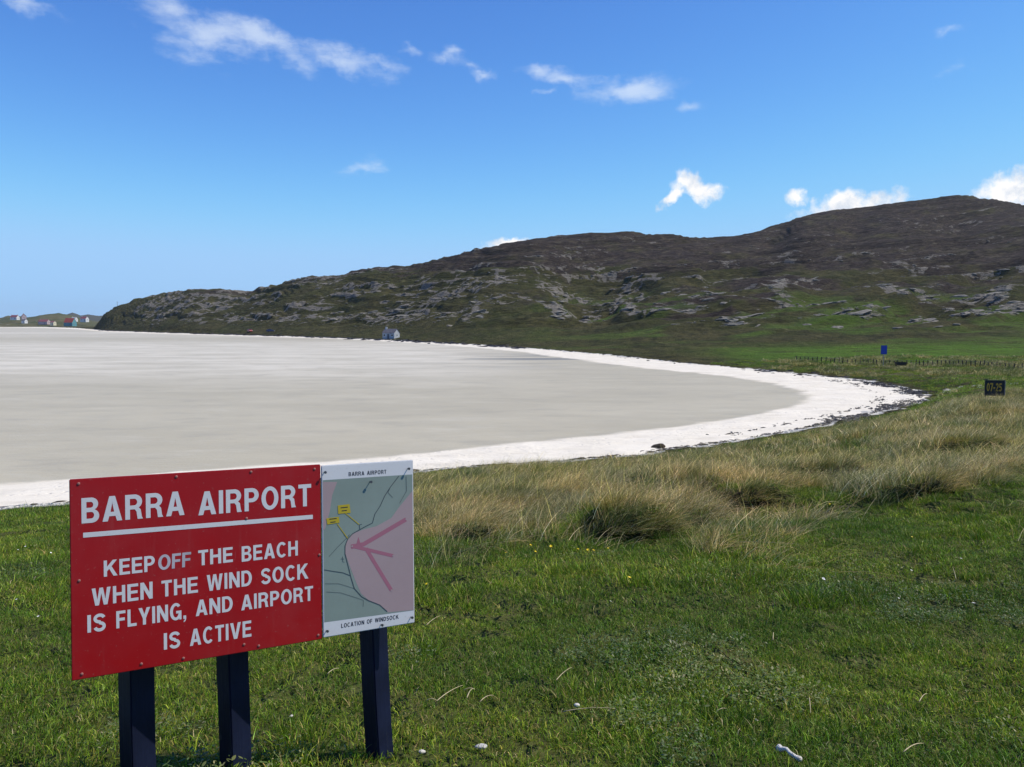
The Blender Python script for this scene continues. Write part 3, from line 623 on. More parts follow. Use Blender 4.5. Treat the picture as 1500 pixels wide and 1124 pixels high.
# posts: square timbers set at an angle behind the boards
for (xs_, wd, lean) in ((.178, .088, .0), (.502, .084, .0), (1.012, .081, .045)):
    tp = M_SIGN @ Vector((xs_, .088, -.03)); gz = float(land([tp.x], [tp.y])[0]) - .25
    bm = bmesh.new(); bmesh.ops.create_cube(bm, size=1); h = tp.z - gz
    bmesh.ops.scale(bm, vec=(wd, wd, h), verts=bm.verts); bmesh.ops.translate(bm, vec=(0, 0, -h / 2), verts=bm.verts)
    bmesh.ops.bevel(bm, geom=list(bm.edges), offset=.004, segments=2, affect='EDGES')
    bmesh.ops.subdivide_edges(bm, edges=[e for e in bm.edges if abs((e.verts[0].co - e.verts[1].co).z) > .5], cuts=14)
    for v in bm.verts: v.co.x += .0025 * math.sin(v.co.z * 7 + xs_ * 30); v.co.y += .002 * math.sin(v.co.z * 5 + 1)
    me = bpy.data.meshes.new('post'); bm.to_mesh(me); bm.free()
    Mp = Matrix.Translation(tp) @ Matrix.Rotation(math.radians(53), 4, 'Z')
    if lean: Mp = Matrix.Translation(tp) @ Matrix.Rotation(-lean, 4, 'Y') @ Matrix.Rotation(math.radians(53), 4, 'Z')
    child('post', me, NAVY, SIGN, Mp)
    rl = child('batten', box(.03, .03, .5, bev=.003), EDGE, SIGN, M_SIGN @ Matrix.Translation((xs_, .053, -.33)))

# ------------------------------------------------------------------ grass and other ground plants
def blade_mat(name, gloss=.35, trans=.35, patch=True):
    m = bpy.data.materials.new(name); m.use_nodes = True; t = NT(m.node_tree); b = t.n['Principled BSDF']; out = t.n['Material Output']
    c = t.attr('bcol', 'Color'); p = t.pos()
    if patch:
        n = t.noise(p, .55, 4, .6); k = t.noise(p, 2.3, 3, .6)
        c = t.mix(t.ramp(n, .40, .60, 0, .85), c, t.mix(1, c, (1.75, 1.45, 1.2), 'MULTIPLY'))
        c = t.mix(t.ramp(k, .35, .68, .0, .7), c, t.mix(1, c, (.66, .75, .6), 'MULTIPLY'))
    oi = t.new('ShaderNodeObjectInfo')
    c = t.mix(t.ramp(oi.outputs['Random'], 0, 1, .0, .45, False), c, t.mix(1, c, (1.35, 1.2, 1.1), 'MULTIPLY'))
    t.put(b.inputs['Base Color'], c); b.inputs['Roughness'].default_value = gloss; b.inputs['Specular IOR Level'].default_value = .22
    tr = t.new('ShaderNodeBsdfTranslucent'); t.put(tr.inputs[0], t.mix(1, c, (1.0, 1.15, .6), 'MULTIPLY'))
    mx = t.new('ShaderNodeMixShader'); mx.inputs[0].default_value = trans
    t.l.new(b.outputs[0], mx.inputs[1]); t.l.new(tr.outputs[0], mx.inputs[2]); t.l.new(mx.outputs[0], out.inputs[0])
    return m
GRASSM = blade_mat('grass_blades', .42, .3); MARM = blade_mat('marram_blades', .5, .3); LEAFM = blade_mat('silver_leaves', .5, .2)
def blades(seed, n, rad, hmin, hmax, wmin, wmax, lean, bend, cols, wts, wind=(0, 0), seg=3, flatw=1.0):
    r = np.random.default_rng(seed); a = r.uniform(0, 2 * np.pi, n); q = rad * np.sqrt(r.random(n))
    px, py = q * np.cos(a), q * np.sin(a); h = r.uniform(hmin, hmax, n); wd = r.uniform(wmin, wmax, n)
    da = r.uniform(0, 2 * np.pi, n); dx, dy = np.cos(da), np.sin(da)
    dx = dx * r.uniform(.3, 1, n) + wind[0] + .5 * px / rad; dy = dy * r.uniform(.3, 1, n) + wind[1] + .5 * py / rad
    ln = r.uniform(lean * .3, lean, n); bd = r.uniform(bend * .3, bend, n)
    V = []; Fc = []; C = []
    ci = r.choice(len(cols), n, p=np.array(wts) / sum(wts)); cv = np.array(cols)[ci] * np.exp(r.normal(0, .45, (n, 1)))
    tw = r.uniform(0, np.pi, n); sx, sy = np.cos(tw), np.sin(tw)
    ang = ln.copy(); X, Y, Z = px.copy(), py.copy(), np.full(n, -.01); base = np.arange(n) * (2 * seg + 1)
    VV = np.zeros((n, 2 * seg + 1, 3)); CC = np.zeros((n, 2 * seg + 1, 4)); CC[..., 3] = 1
    for k in range(seg + 1):
        w_ = wd * (1 - (k / seg) ** 1.6)
        if k < seg:
            VV[:, 2 * k] = np.c_[X - sx * w_ / 2, Y - sy * w_ / 2, Z]; VV[:, 2 * k + 1] = np.c_[X + sx * w_ / 2, Y + sy * w_ / 2, Z]
            CC[:, 2 * k, :3] = CC[:, 2 * k + 1, :3] = cv
        else:
            VV[:, 2 * k] = np.c_[X, Y, Z]; CC[:, 2 * k, :3] = cv
        st = h / seg; X = X + dx * np.sin(ang) * st; Y = Y + dy * np.sin(ang) * st; Z = np.maximum(Z + np.cos(ang) * st, .004); ang = ang + bd / seg
    tri = []
    for k in range(seg - 1):
        o = 2 * k; tri += [np.c_[base + o, base + o + 1, base + o + 3], np.c_[base + o, base + o + 3, base + o + 2]]
    o = 2 * (seg - 1); tri.append(np.c_[base + o, base + o + 1, base + o + 2])
    me = npmesh('clump', VV.reshape(-1, 3), np.concatenate(tri), False)
    at_ = me.attributes.new('bcol', 'FLOAT_COLOR', 'POINT'); at_.data.foreach_set('color', CC.astype(np.float32).ravel())
    return me
def leaf_rosette(seed, n, rad, lmin, lmax, cols, wts):
    r = np.random.default_rng(seed); V = []; Fc = []; C = []
    for i in range(n):
        a = r.uniform(0, 6.28); q = rad * math.sqrt(r.random()); px, py = q * math.cos(a), q * math.sin(a); L = r.uniform(lmin, lmax); wd = L * r.uniform(.35, .6)
        d = r.uniform(0, 6.28); e = r.uniform(.05, .7); z = r.uniform(.005, .05); b = len(V)
        f = np.array([math.cos(d) * math.cos(e), math.sin(d) * math.cos(e), math.sin(e)]); s_ = np.array([-math.sin(d), math.cos(d), r.uniform(-.4, .4)])
        o = np.array([px, py, z])
        for t_, w_ in ((0, .1), (.35, .9), (.7, .8)): V += [o + f * L * t_ - s_ * wd * w_ / 2, o + f * L * t_ + s_ * wd * w_ / 2]
        V.append(o + f * L); Fc += [(b, b + 1, b + 3), (b, b + 3, b + 2), (b + 2, b + 3, b + 5), (b + 2, b + 5, b + 4), (b + 4, b + 5, b + 6)]
        c = np.array(cols[r.choice(len(cols), p=np.array(wts) / sum(wts))]) * r.uniform(.75, 1.25); C += [(*c, 1)] * 7
    me = npmesh('rosette', np.array(V), np.array(Fc)); a_ = me.attributes.new('bcol', 'FLOAT_COLOR', 'POINT'); a_.data.foreach_set('color', np.array(C, np.float32).ravel()); return me
def scatter(name, protos, mat, pts, rot, scl, idx, label, cat, parent=None):
    pc = bpy.data.collections.new(name + '_source')
    for i, me in enumerate(protos):
        me.materials.clear(); me.materials.append(mat)
        o = bpy.data.objects.new('%s_clump_%02d' % (name, i), me); pc.objects.link(o)
    me = bpy.data.meshes.new(name); me.vertices.add(len(pts)); me.vertices.foreach_set('co', np.asarray(pts, np.float32).ravel())
    a = me.attributes.new('rot', 'FLOAT_VECTOR', 'POINT'); a.data.foreach_set('vector', np.asarray(rot, np.float32).ravel())
    a = me.attributes.new('scl', 'FLOAT_VECTOR', 'POINT'); a.data.foreach_set('vector', np.asarray(scl, np.float32).ravel())
    a = me.attributes.new('idx', 'INT', 'POINT'); a.data.foreach_set('value', np.asarray(idx, np.int32))
    o = link(name, me); prop(o, label, cat, kind='stuff')
    g = bpy.data.node_groups.new(name + '_nodes', 'GeometryNodeTree')
    g.interface.new_socket('Geometry', in_out='INPUT', socket_type='NodeSocketGeometry'); g.interface.new_socket('Geometry', in_out='OUTPUT', socket_type='NodeSocketGeometry')
    N = g.nodes; gi = N.new('NodeGroupInput'); go = N.new('NodeGroupOutput'); ip = N.new('GeometryNodeInstanceOnPoints'); ci = N.new('GeometryNodeCollectionInfo')
    ci.inputs['Collection'].default_value = pc; ci.inputs['Separate Children'].default_value = True; ci.inputs['Reset Children'].default_value = True
    def na(nm, ty):
        n = N.new('GeometryNodeInputNamedAttribute'); n.data_type = ty; n.inputs[0].default_value = nm; return n.outputs[0]
    L = g.links; L.new(gi.outputs[0], ip.inputs['Points']); L.new(ci.outputs[0], ip.inputs['Instance']); ip.inputs['Pick Instance'].default_value = True
    L.new(na('idx', 'INT'), ip.inputs['Instance Index']); e2r = N.new('FunctionNodeEulerToRotation'); L.new(na('rot', 'FLOAT_VECTOR'), e2r.inputs[0])
    L.new(e2r.outputs[0], ip.inputs['Rotation']); L.new(na('scl', 'FLOAT_VECTOR'), ip.inputs['Scale']); L.new(ip.outputs[0], go.inputs[0])
    md = o.modifiers.new('scatter', 'NODES'); md.node_group = g
    return o
def sample(n, d0, d1, u0, u1, p=1.0):
    """n random ground points between two distances, spread by area (p=1) or pulled towards the viewer (p<1)"""
    t = rng.random(n); k = 2 * p
    d = (d0 ** k + (d1 ** k - d0 ** k) * t) ** (1 / k) if k else d0 * (d1 / d0) ** t
    x = rng.uniform((u0 - 750) / F, (u1 - 750) / F, n) * d; return x, d
def rowcol(x, y, z):
    E = (z - EYE) / y; den = PC - PS * E
    return 750 + F * (x / y) / den, 562 - F * (PS + E * PC) / den
GREENS = [(.050, .118, .009), (.090, .172, .014), (.145, .208, .025), (.185, .195, .046), (.29, .25, .11), (.46, .42, .27)]
lawn = [blades(100 + i, 120, .15, .02, .055, .0022, .0044, 1.35, 1.3, GREENS, w_) for i, w_ in enumerate([(3, 4, 3, 1, .4, .12), (2, 4, 4, 2, .6, .15), (5, 4, 2, .5, .2, .06), (1, 3, 4, 2, 1.0, .3), (3, 5, 3, 1, .3, .1), (5, 3, 1, .6, .2, .05)])]
lawn += [blades(110 + i, 70, .12, .05, .11, .0025, .005, .9, 1.3, GREENS, (4, 4, 2, 1, .5, .2)) for i in range(2)]
MC = [(.045, .085, .014), (.085, .125, .026), (.18, .175, .06), (.36, .30, .16), (.52, .45, .29), (.20, .14, .07)]
mar = [blades(200 + i, 120, .26, .3, .75, .0035, .0065, .8, 1.7, MC, w_, (.55, .0), 4) for i, w_ in enumerate([(3, 4, 3, 2, 1, .5), (1, 2, 3, 4, 3, 1.5), (4, 4, 2, 1, .5, .4), (1, 1.5, 2, 5, 4, 1.5)])]
mar += [blades(205 + i, 90, .45, .3, .7, .0035, .0065, 1.0, 1.6, MC, w_, (.9, .1), 4) for i, w_ in enumerate([(2, 3, 3, 3, 2, 1), (1, 2, 2, 4, 4, 1)])]
mar += [blades(210 + i, 60, .25, .25, .6, .004, .007, 1.2, 1.0, MC, (1, 1, 2, 4, 4, 2), (.5, -.15), 4) for i in range(2)]
farm = [blades(300 + i, 110, .42, .18, .5, .010, .02, .7, 1.2, MC, w_, (.5, 0), 3) for i, w_ in enumerate([(3, 4, 3, 1.5, .6, .3), (1, 2, 3, 4, 3, 1), (5, 5, 2, .5, .2, .1)])]
fars = [blades(320 + i, 130, .45, .08, .2, .010, .02, .8, 1.1, GREENS, w_, (.2, 0), 3) for i, w_ in enumerate([(3, 4, 3, 1, .5, .1), (2, 4, 4, 2, .8, .2), (4, 5, 2, .6, .2, .1)])]
def vfront(u): return np.interp(u, [-400, 480, 620, 750, 880, 1000, 1100, 1240, 1360, 1500, 1800], [600, 700, 778, 768, 748, 766, 752, 728, 732, 694, 690])
def marmask(x, y, z):
    u, v = rowcol(x, y, z); s = sdist(x, y, SHORE)
    edge = (fbm(x / 1.1 + 4, y / 2.2, 3) - .5) * 70
    m = np.maximum(sm(10, -14, v - vfront(u) - edge), .10 * sm(880, 760, v) * sm(560, 700, u) * sm(.45, .6, fbm(x / 1.2 + 31, y / 1.7, 2))) * sm(2.0, 7.0, s + (fbm(x / 3, y / 3, 2) - .5) * 5)
    hole = .12 + .88 * sm(.26, .40, fbm(x / 2.6 + 14, y / 3.4 + 5, 3)); return m * hole, u, v, s
# short turf near
x, y = np.concatenate([np.array(sample(5400, 1.6, 6, -750, 2250)), np.array(sample(12500, 6, 15, -500, 2150)), np.array(sample(7600, 15, 34, -300, 2000))], axis=1)
z = land(x, y); mm, u, v, s = marmask(x, y, z); k = (s > .8) & (rng.random(len(x)) > mm * .6) & (bank(x, y)[1] < .35); x, y, z, mm = x[k], y[k], z[k], mm[k]; n = len(x)
sc = rng.uniform(.75, 1.25, n) * np.where(y < 6, .9, np.where(y < 15, 1.2, 2.2)) * (.85 + .5 * fbm(x / .9, y / .9, 3))
idx = np.where(fbm(x / .5 + 50, y / .5, 2) > .62 + .1 * (y < 6), rng.integers(6, 8, n), rng.integers(0, 6, n))
scatter('turf_grass', lawn, GRASSM, np.c_[x, y, z], np.c_[rng.normal(0, .06, n), rng.normal(0, .06, n), rng.uniform(0, 6.28, n)], np.c_[sc, sc, sc * rng.uniform(.8, 1.25, n)], idx, 'short green turf covering the ground around the notice board', 'grass')
# marram on the bank
x, y = np.concatenate([np.array(sample(13000, 8, 20, -60, 2000)), np.array(sample(17500, 20, 50, -60, 1950, .5))], axis=1)
z = land(x, y); mm, u, v, s = marmask(x, y, z); k = (rng.random(len(x)) < mm) & (bank(x, y)[1] < .3); x, y, z = x[k], y[k], z[k]; n = len(x)
pt = fbm(x / 3.2 + 70, y / 4.5, 3); sc = rng.uniform(.55, 1.1, n) * (.7 + .5 * fbm(x / 1.6, y / 1.6, 2)) * np.where(y > 22, 1.1, 1)
idx = np.where(pt > .50, rng.choice([1, 3, 4, 5, 5, 6, 7], n), rng.choice([0, 2, 4, 4, 1], n))
scatter('marram_grass', mar, MARM, np.c_[x, y, z], np.c_[rng.normal(0, .12, n), rng.normal(0, .12, n), rng.normal(0, .7, n)], np.c_[sc, sc, sc * rng.uniform(.6, 1.0, n)], idx, 'tan and green marram grass along the dune edge above the sand', 'grass')
# rougher grass farther off
x, y = np.concatenate([np.array(sample(7200, 24, 62, 560, 1900, .6)), np.array(sample(10500, 55, 128, 700, 1850, .6))], axis=1)
z = land(x, y); s = sdist(x, y, SHORE); k = s > 1.2 + 1.5 * rng.random(len(x)); x, y, z, s = x[k], y[k], z[k], s[k]; n = len(x)
tall = (fbm(x / 6, y / 9, 3) + .25 * sm(6, 16, s) + .1 * rng.random(n)) > .68
sc = rng.uniform(.6, 1.3, n) * np.where(y > 60, 1.5, 1.0)
idx = np.where(tall, rng.integers(0, 3, n), rng.integers(3, 6, n))
scatter('rough_grass', farm + fars, MARM, np.c_[x, y, z], np.c_[rng.normal(0, .1, n), rng.normal(0, .1, n), rng.normal(0, .8, n)], np.c_[sc, sc, sc * rng.uniform(.5, .9, n) * np.where(tall, 1, .8)], idx, 'rough mixed grass between the far sand edge and the paling fence', 'grass')
# silvery leaves in patches
SL = [(.08, .13, .045), (.13, .17, .08), (.055, .10, .025), (.24, .26, .16)]
ros = [leaf_rosette(400 + i, 24, .11, .010, .024, SL, (3, 2, 3, 1)) for i in range(3)]
x, y = np.concatenate([np.array(sample(2600, 2.6, 7, -60, 1560)), np.array(sample(3800, 7, 16, -60, 1560))], axis=1)
k = fbm(x / 1.1 + 21, y / 1.5 + 8, 3) + .10 * np.exp(-((x / y - .4) / .15) ** 2 - ((y - 6.3) / 1.2) ** 2) - .05 * (y < 4.6) + .22 * np.exp(-((x / y + .6) / .06) ** 2 - ((y - 11.5) / 1.5) ** 2) > .655
x, y = x[k], y[k]; z = land(x, y) + .03; mm = marmask(x, y, z)[0]; k = mm < .3; x, y, z = x[k], y[k], z[k]; n = len(x); sc = rng.uniform(.7, 1.3, n)
scatter('silverweed', ros, LEAFM, np.c_[x, y, z], np.c_[rng.normal(0, .1, n), rng.normal(0, .1, n), rng.uniform(0, 6.28, n)], np.c_[sc, sc, sc], rng.integers(0, 3, n), 'low grey-green leaves growing in patches through the turf', 'weeds')

# ------------------------------------------------------------------ tussocks and hollows in the bank
SOIL = weathered('peaty_soil', (.024, .018, .012), .95, .1, 9, .45, 1.0, .03)
def tussock(u, v, width, height, seed, label, soil=True, tan=0):
    g = on_ground(u, v); r = np.random.default_rng(seed)
    T = empty('grass_tussock', g, 0, label, 'grass tussock', 'tussocks on the bank')
    n, m = 28, 9; V = []; Fq = []
    for j in range(m):
        ph = j / (m - 1) * math.pi / 2
        for i in range(n):
            a = 2 * math.pi * i / n; q = 1 + .22 * math.sin(a * 3 + seed) + .15 * math.sin(a * 5 + 2 * seed)
            ov = 1 + .18 * math.sin(ph * 2.2)
            V.append((width / 2 * q * ov * math.cos(a) * math.cos(ph * .97), width * .42 * q * ov * math.sin(a) * math.cos(ph * .97), height * math.sin(ph) * (1 + .15 * math.sin(a * 2 + seed)) - .06))
    V = np.array(V); V += (r.random(V.shape) - .5) * .11 * width
    f = []
    for j in range(m - 1):
        for i in range(n): f.append((j * n + i, j * n + (i + 1) % n, (j + 1) * n + (i + 1) % n, (j + 1) * n + i))
    link('soil_mound', npmesh('soil_mound', V, np.array(f), True), SOIL, T)
    # blades all over the crown, hanging over the dark face
    k = int(2600 * width); bl = blades(seed + 900, k, width * .62, .15, .5, .003, .006, 1.1, 1.7, MC, (3, 4, 3, 2 + 3 * tan, 1 + 3 * tan, 1), (.95, .1), 4)
    co = np.zeros(len(bl.vertices) * 3, np.float32); bl.vertices.foreach_get('co', co); co = co.reshape(-1, 9, 3); b0 = co[:, 0].copy()
    rr = np.hypot(b0[:, 0] / (width * .5), b0[:, 1] / (width * .42)); lift = np.maximum(height * np.sqrt(np.clip(1 - rr ** 2, 0, 1)) * .95 - .03, -.02)
    keep = ~((b0[:, 1] < -.2 * width) & (np.abs(b0[:, 0]) < width * .30) & (r.random(len(b0)) < .8)) if soil else np.ones(len(b0), bool)
    co[:, :, 2] += lift[:, None]
    F2 = np.array([p.vertices[:] for p in bl.polygons]); F2 = F2[keep[F2[:, 0] // 9]]
    cl = np.zeros(len(bl.vertices) * 4, np.float32); bl.attributes['bcol'].data.foreach_get('color', cl)
    me = npmesh('grass_blades', co.reshape(-1, 3), F2); a_ = me.attributes.new('bcol', 'FLOAT_COLOR', 'POINT'); a_.data.foreach_set('color', cl)
    prop(link('grass_blades', me, MARM, T), kind='stuff')
tussock(905, 778, .5, .16, 3, 'green tuft hanging over the left end of the dark central hollow', soil=False)
tussock(962, 777, .45, .16, 4, 'green tuft hanging over the right end of the dark central hollow', soil=False)
tussock(1100, 734, .5, .2, 5, 'tuft of arching blades above the small dark bank right of the central hollow', soil=False)
tussock(1240, 698, .6, .2, 8, 'tan tuft on the dark bank below the sand tip', soil=False, tan=1)
tussock(1372, 716, .5, .18, 12, 'tan tuft over the dark bank nearest the right edge of the lawn', soil=False, tan=1)

# ------------------------------------------------------------------ flowers, straw, stones
PET = material('buttercup_petal', (.75, .55, .01), .4); PET2 = material('daisy_petal', (.75, .75, .72), .6); STEM = material('flower_stem', (.06, .12, .02), .6)
def flower_mesh(r, h, petals, seed):
    rr = random.Random(seed); V = []; Fc = []; mi = []
    for k in range(5):
        a = 2 * math.pi * k / 5
        V += [(.0012 * math.cos(a), .0012 * math.sin(a), 0), (.0009 * math.cos(a) + .01, .0009 * math.sin(a), h)]
    for k in range(5): Fc.append((2 * k, (2 * k + 2) % 10, (2 * k + 3) % 10, 2 * k + 1)); mi.append(0)
    for k in range(petals):
        a = 2 * math.pi * k / petals + .2; w_ = math.pi / petals * .9; b = len(V)
        V += [(.01, 0, h), (.01 + r * .7 * math.cos(a - w_), r * .7 * math.sin(a - w_), h + r * .3), (.01 + r * math.cos(a), r * math.sin(a), h + r * .42), (.01 + r * .7 * math.cos(a + w_), r * .7 * math.sin(a + w_), h + r * .3)]
        Fc.append((b, b + 1, b + 2, b + 3)); mi.append(1)
    me = pymesh('flower', V, Fc); return me, mi
def flowers(name, spots, r, h, petals, pm, label, cat, group):
    me, mi = flower_mesh(r, h, petals, 1); me.materials.append(STEM); me.materials.append(pm); me.polygons.foreach_set('material_index', mi)
    for i, (u, v) in enumerate(spots):
        g = on_ground(u, v + 6); rr = random.Random(i)
        o = bpy.data.objects.new(name, me); COL.objects.link(o); o.location = g; s_ = rr.uniform(.8, 1.25); o.scale = (s_,) * 3
        o.rotation_euler = (rr.uniform(-.3, .3) + .3, rr.uniform(-.3, .3), rr.uniform(0, 6)); prop(o, label, cat, group)
flowers('buttercup', [(770, 808), (778, 812), (804, 806), (832, 802), (846, 812), (861, 811), (861, 816), (888, 811), (759, 813), (745, 818), (780, 818), (852, 806), (914, 856), (631, 863), (620, 760), (1258, 709), (1334, 756), (1320, 770), (1330, 792), (728, 838), (1215, 742), (1450, 735)], .016, .11, 5, PET,
        'tiny yellow buttercup standing in the grass', 'flower', 'yellow flowers')
flowers('daisy', [(800, 766), (890, 884), (1201, 850), (1212, 858), (1207, 853), (40, 800), (70, 812), (25, 806), (622, 795), (648, 793), (1405, 822), (1360, 830), (1330, 838), (30, 880), (60, 905), (1425, 893), (1300, 870), (1322, 872), (1312, 880)], .012, .06, 9, PET2,
        'tiny white daisy standing in the grass', 'flower', 'white flowers')
STRAW = weathered('dry_straw', (.50, .42, .27), .7, .2, 40, .25, .2, .001)
def stalk(u0, v0, u1, v1, label, rad=.004, bow=.03, thick=None):
    a, b = on_ground(u0, v0), on_ground(u1, v1); a.z += .045; b.z += .05; mid = (a + b) / 2 + Vector((0, 0, bow)); P = []
    for k in range(9):
        t = k / 8; P.append(a * (1 - t) ** 2 + mid * 2 * t * (1 - t) + b * t * t)
    V = []; Fc = []; L_ = [P[i + 1] - P[i] for i in range(8)]; L_.append(L_[-1])
    for k, (p, d) in enumerate(zip(P, L_)):
        d = d.normalized(); s_ = d.cross(Vector((0, 0, 1))).normalized(); t_ = d.cross(s_); q = rad * (1 - .5 * k / 8)
        for j in range(5): V.append(tuple(p - P[0] + s_ * q * math.cos(j * 1.2566) + t_ * q * math.sin(j * 1.2566)))
    for k in range(8):
        for j in range(5): Fc.append((k * 5 + j, k * 5 + (j + 1) % 5, k * 5 + 5 + (j + 1) % 5, k * 5 + 5 + j))
    Fc += [tuple(range(4, -1, -1)), tuple(range(40, 45))]
    o = link('straw_stalk', pymesh('straw_stalk', V, Fc, True), STRAW); o.location = P[0]; prop(o, label, 'stalk', 'dry stalks lying on the turf')
G_ = 'thin pale dry grass stalk lying on the turf'
for q in [(625, 1040, 640, 1041), (640, 1040, 678, 1018), (680, 1024, 696, 1024), (684, 1036, 694, 1023), (703, 1042, 723, 1033), (815, 1008, 838, 990), (978, 948, 995, 958), (825, 1056, 900, 1053), (1132, 948, 1133, 938), (1185, 1035, 1187, 1060), (1346, 1041, 1358, 1031), (1323, 1118, 1352, 1107), (1050, 1056, 1066, 1055), (1080, 800, 1170, 804), (1400, 856, 1395, 838), (480, 999, 497, 992), (625, 925, 645, 912), (1340, 720, 1334, 690), (1450, 716, 1440, 694)]:
    stalk(*q, G_, rad=.0024, bow=.02 + .02 * ((q[0] * 7) % 5) / 5)
STONE = weathered('pale_stone', (.62, .60, .56), .8, .3, 25, .25, .6, .01)
def pebble(u, v, size, name, label, cat, mat=STONE, sq=(1, .8, .55), seed=0):
    g = on_ground(u, v); bm = bmesh.new(); bmesh.ops.create_icosphere(bm, subdivisions=3, radius=1); r = np.random.default_rng(seed)
    for vtx in bm.verts:
        c = vtx.co; n = float(fbm(np.array([c.x * 1.3 + seed * 3.1 + 20]), np.array([c.y * 1.3 + c.z * .9 + 20]), 3)[0]); c *= .7 + .6 * n
    bmesh.ops.scale(bm, vec=(size * sq[0], size * sq[1], size * sq[2]), verts=bm.verts)
    me = bpy.data.meshes.new(name); bm.to_mesh(me); bm.free(); me.polygons.foreach_set('use_smooth', [True] * len(me.polygons))
    o = link(name, me, mat); o.location = g + Vector((0, 0, size * sq[2] * .55 + .025)); o.rotation_euler = (0, .2, seed * 1.3); return prop(o, label, cat)
pebble(845, 1042, .016, 'stone', 'small white stone in the turf at bottom centre', 'stone', seed=1)
pebble(704, 1104, .022, 'stone', 'flat pale stone half sunk in turf right of the right post', 'stone', sq=(1.3, .8, .35), seed=2)
pebble(427, 1058, .009, 'stone', 'tiny pinkish-white stone between the middle and right posts', 'stone', seed=3)
pebble(1108, 1064, .008, 'stone', 'tiny white stone among dry stalks at lower right', 'stone', seed=4)
pebble(618, 1112, .014, 'stone', 'grey-white stone at the bottom edge beside the right post', 'stone', seed=5)
# bleached bone / driftwood at the bottom edge
def tubemesh(name, P, R, n=10):
    V = []; Fc = []
    for k, (p, r_) in enumerate(zip(P, R)):
        d = (P[min(k + 1, len(P) - 1)] - P[max(k - 1, 0)]).normalized(); s_ = d.cross(Vector((.13, .2, 1))).normalized(); t_ = d.cross(s_)
        for j in range(n): V.append(tuple(p + s_ * r_ * math.cos(2 * math.pi * j / n) + t_ * r_ * math.sin(2 * math.pi * j / n)))
    for k in range(len(P) - 1):
        for j in range(n): Fc.append((k * n + j, k * n + (j + 1) % n, (k + 1) * n + (j + 1) % n, (k + 1) * n + j))
    Fc += [tuple(range(n - 1, -1, -1)), tuple(range((len(P) - 1) * n, len(P) * n))]
    return pymesh(name, V, Fc, True)
a, b = on_ground(1138, 1112), on_ground(1172, 1128); a.z += .05; b.z += .04; d = b - a
P = [Vector((0, 0, 0)), d * .08, d * .2, d * .4, d * .6, d * .8, d * .93, d]; P[3] += Vector((.004, .006, .008)); P[4] += Vector((-.003, .004, .004)); P[6] += Vector((.004, -.004, 0))
o = link('driftwood', tubemesh('driftwood', P, [.005, .015, .011, .007, .0075, .008, .011, .004]), STONE); o.location = a
prop(o, 'bleached white stick with knobbly end at the bottom edge of the lawn', 'driftwood')

# ------------------------------------------------------------------ seaweed on the strand
WEED = weathered('dried_seaweed', (.022, .016, .011), .6, .4, 5, .5, .6, .02)
def resample(P, step):
    out = []
    for a, b in zip(P[:-1], P[1:]):
        n = max(1, int(np.hypot(*(b - a)) / step)); out += [a + (b - a) * i / n for i in range(n)]
    return np.array(out)
def wrack(name, line, spread, dens, label, smin, smax, seed, off=0.0):
    r = np.random.default_rng(seed); V = []; Fc = []; pts = resample(line, .25); tang = np.gradient(pts, axis=0); tang /= np.maximum(np.linalg.norm(tang, axis=1), 1e-6)[:, None]
    run = np.r_[0, np.cumsum(np.hypot(*np.diff(pts, axis=0).T))]
    den = sm(.36, .6, fbm(run / 5 + seed, run * 0 + seed, 3)); X0 = []
    for p, t, q in zip(pts, tang, den):
        for _ in range(r.poisson(dens * (.25 + q))):
            o_ = r.normal(off, spread * (.5 + .7 * q)); X0.append((p[0] - t[1] * o_, p[1] + t[0] * o_, math.atan2(t[1], t[0]) + r.normal(0, .5), r.uniform(smin, smax)))
    X0 = np.array(X0); zl = np.maximum(land(X0[:, 0], X0[:, 1]), beach_z(X0[:, 0], X0[:, 1]))
    for (x, y, a, s_), z in zip(X0, zl):
        b = len(V); L_ = s_ * r.uniform(.8, 1.8); w_ = s_ * r.uniform(.25, .6); hh = s_ * r.uniform(.1, .35); ca, sa = math.cos(a), math.sin(a)
        ring_ = [(-L_, 0, 0), (-.4 * L_, -w_, 0), (.5 * L_, -w_ * .8, 0), (L_, .1 * w_, 0), (.4 * L_, w_, 0), (-.5 * L_, w_ * .9, 0), (-.3 * L_, -.1 * w_, hh), (.35 * L_, .1 * w_, hh * .8)]
        for px, py, pz in ring_:
            px += r.normal(0, .15) * s_; py += r.normal(0, .15) * s_; V.append((x + px * ca - py * sa, y + px * sa + py * ca, z + pz + (.0 if pz else -.01)))
        Fc += [(b, b + 1, b + 6), (b + 1, b + 2, b + 7), (b + 1, b + 7, b + 6), (b + 2, b + 3, b + 7), (b + 3, b + 4, b + 7), (b + 4, b + 5, b + 6), (b + 4, b + 6, b + 7), (b + 5, b, b + 6)]
    prop(link(name, npmesh(name, np.array(V), np.array(Fc)), WEED), label, 'seaweed', kind='stuff')
def beach_z(x, y):
    s, w_ = sdist(x, y, SHORE), sdist(x, y, WET); rg = np.clip(w_ / np.maximum(np.abs(s) + np.abs(w_), .3), 0, 1)
    return np.where(s > 0, 0, SHZ * rg)
wrack('seaweed_wrack', SHORE[2:17], .16, 5.0, 'dark band of dried seaweed where white sand meets the grass', .06, .20, 3, -.12)
wrack('seaweed_heap', SHORE[12:18], .55, 9.0, 'thick dark seaweed piled round the tip of the sand', .08, .26, 4, .1)
wrack('seaweed_line', flat([(1130, 545), (1200, 554), (1250, 564), (1285, 577), (1291, 586), (1265, 597), (1220, 607), (1150, 622), (1050, 641)], .2), .28, 1.6, 'thin broken line of seaweed across the upper white sand', .06, .22, 6)
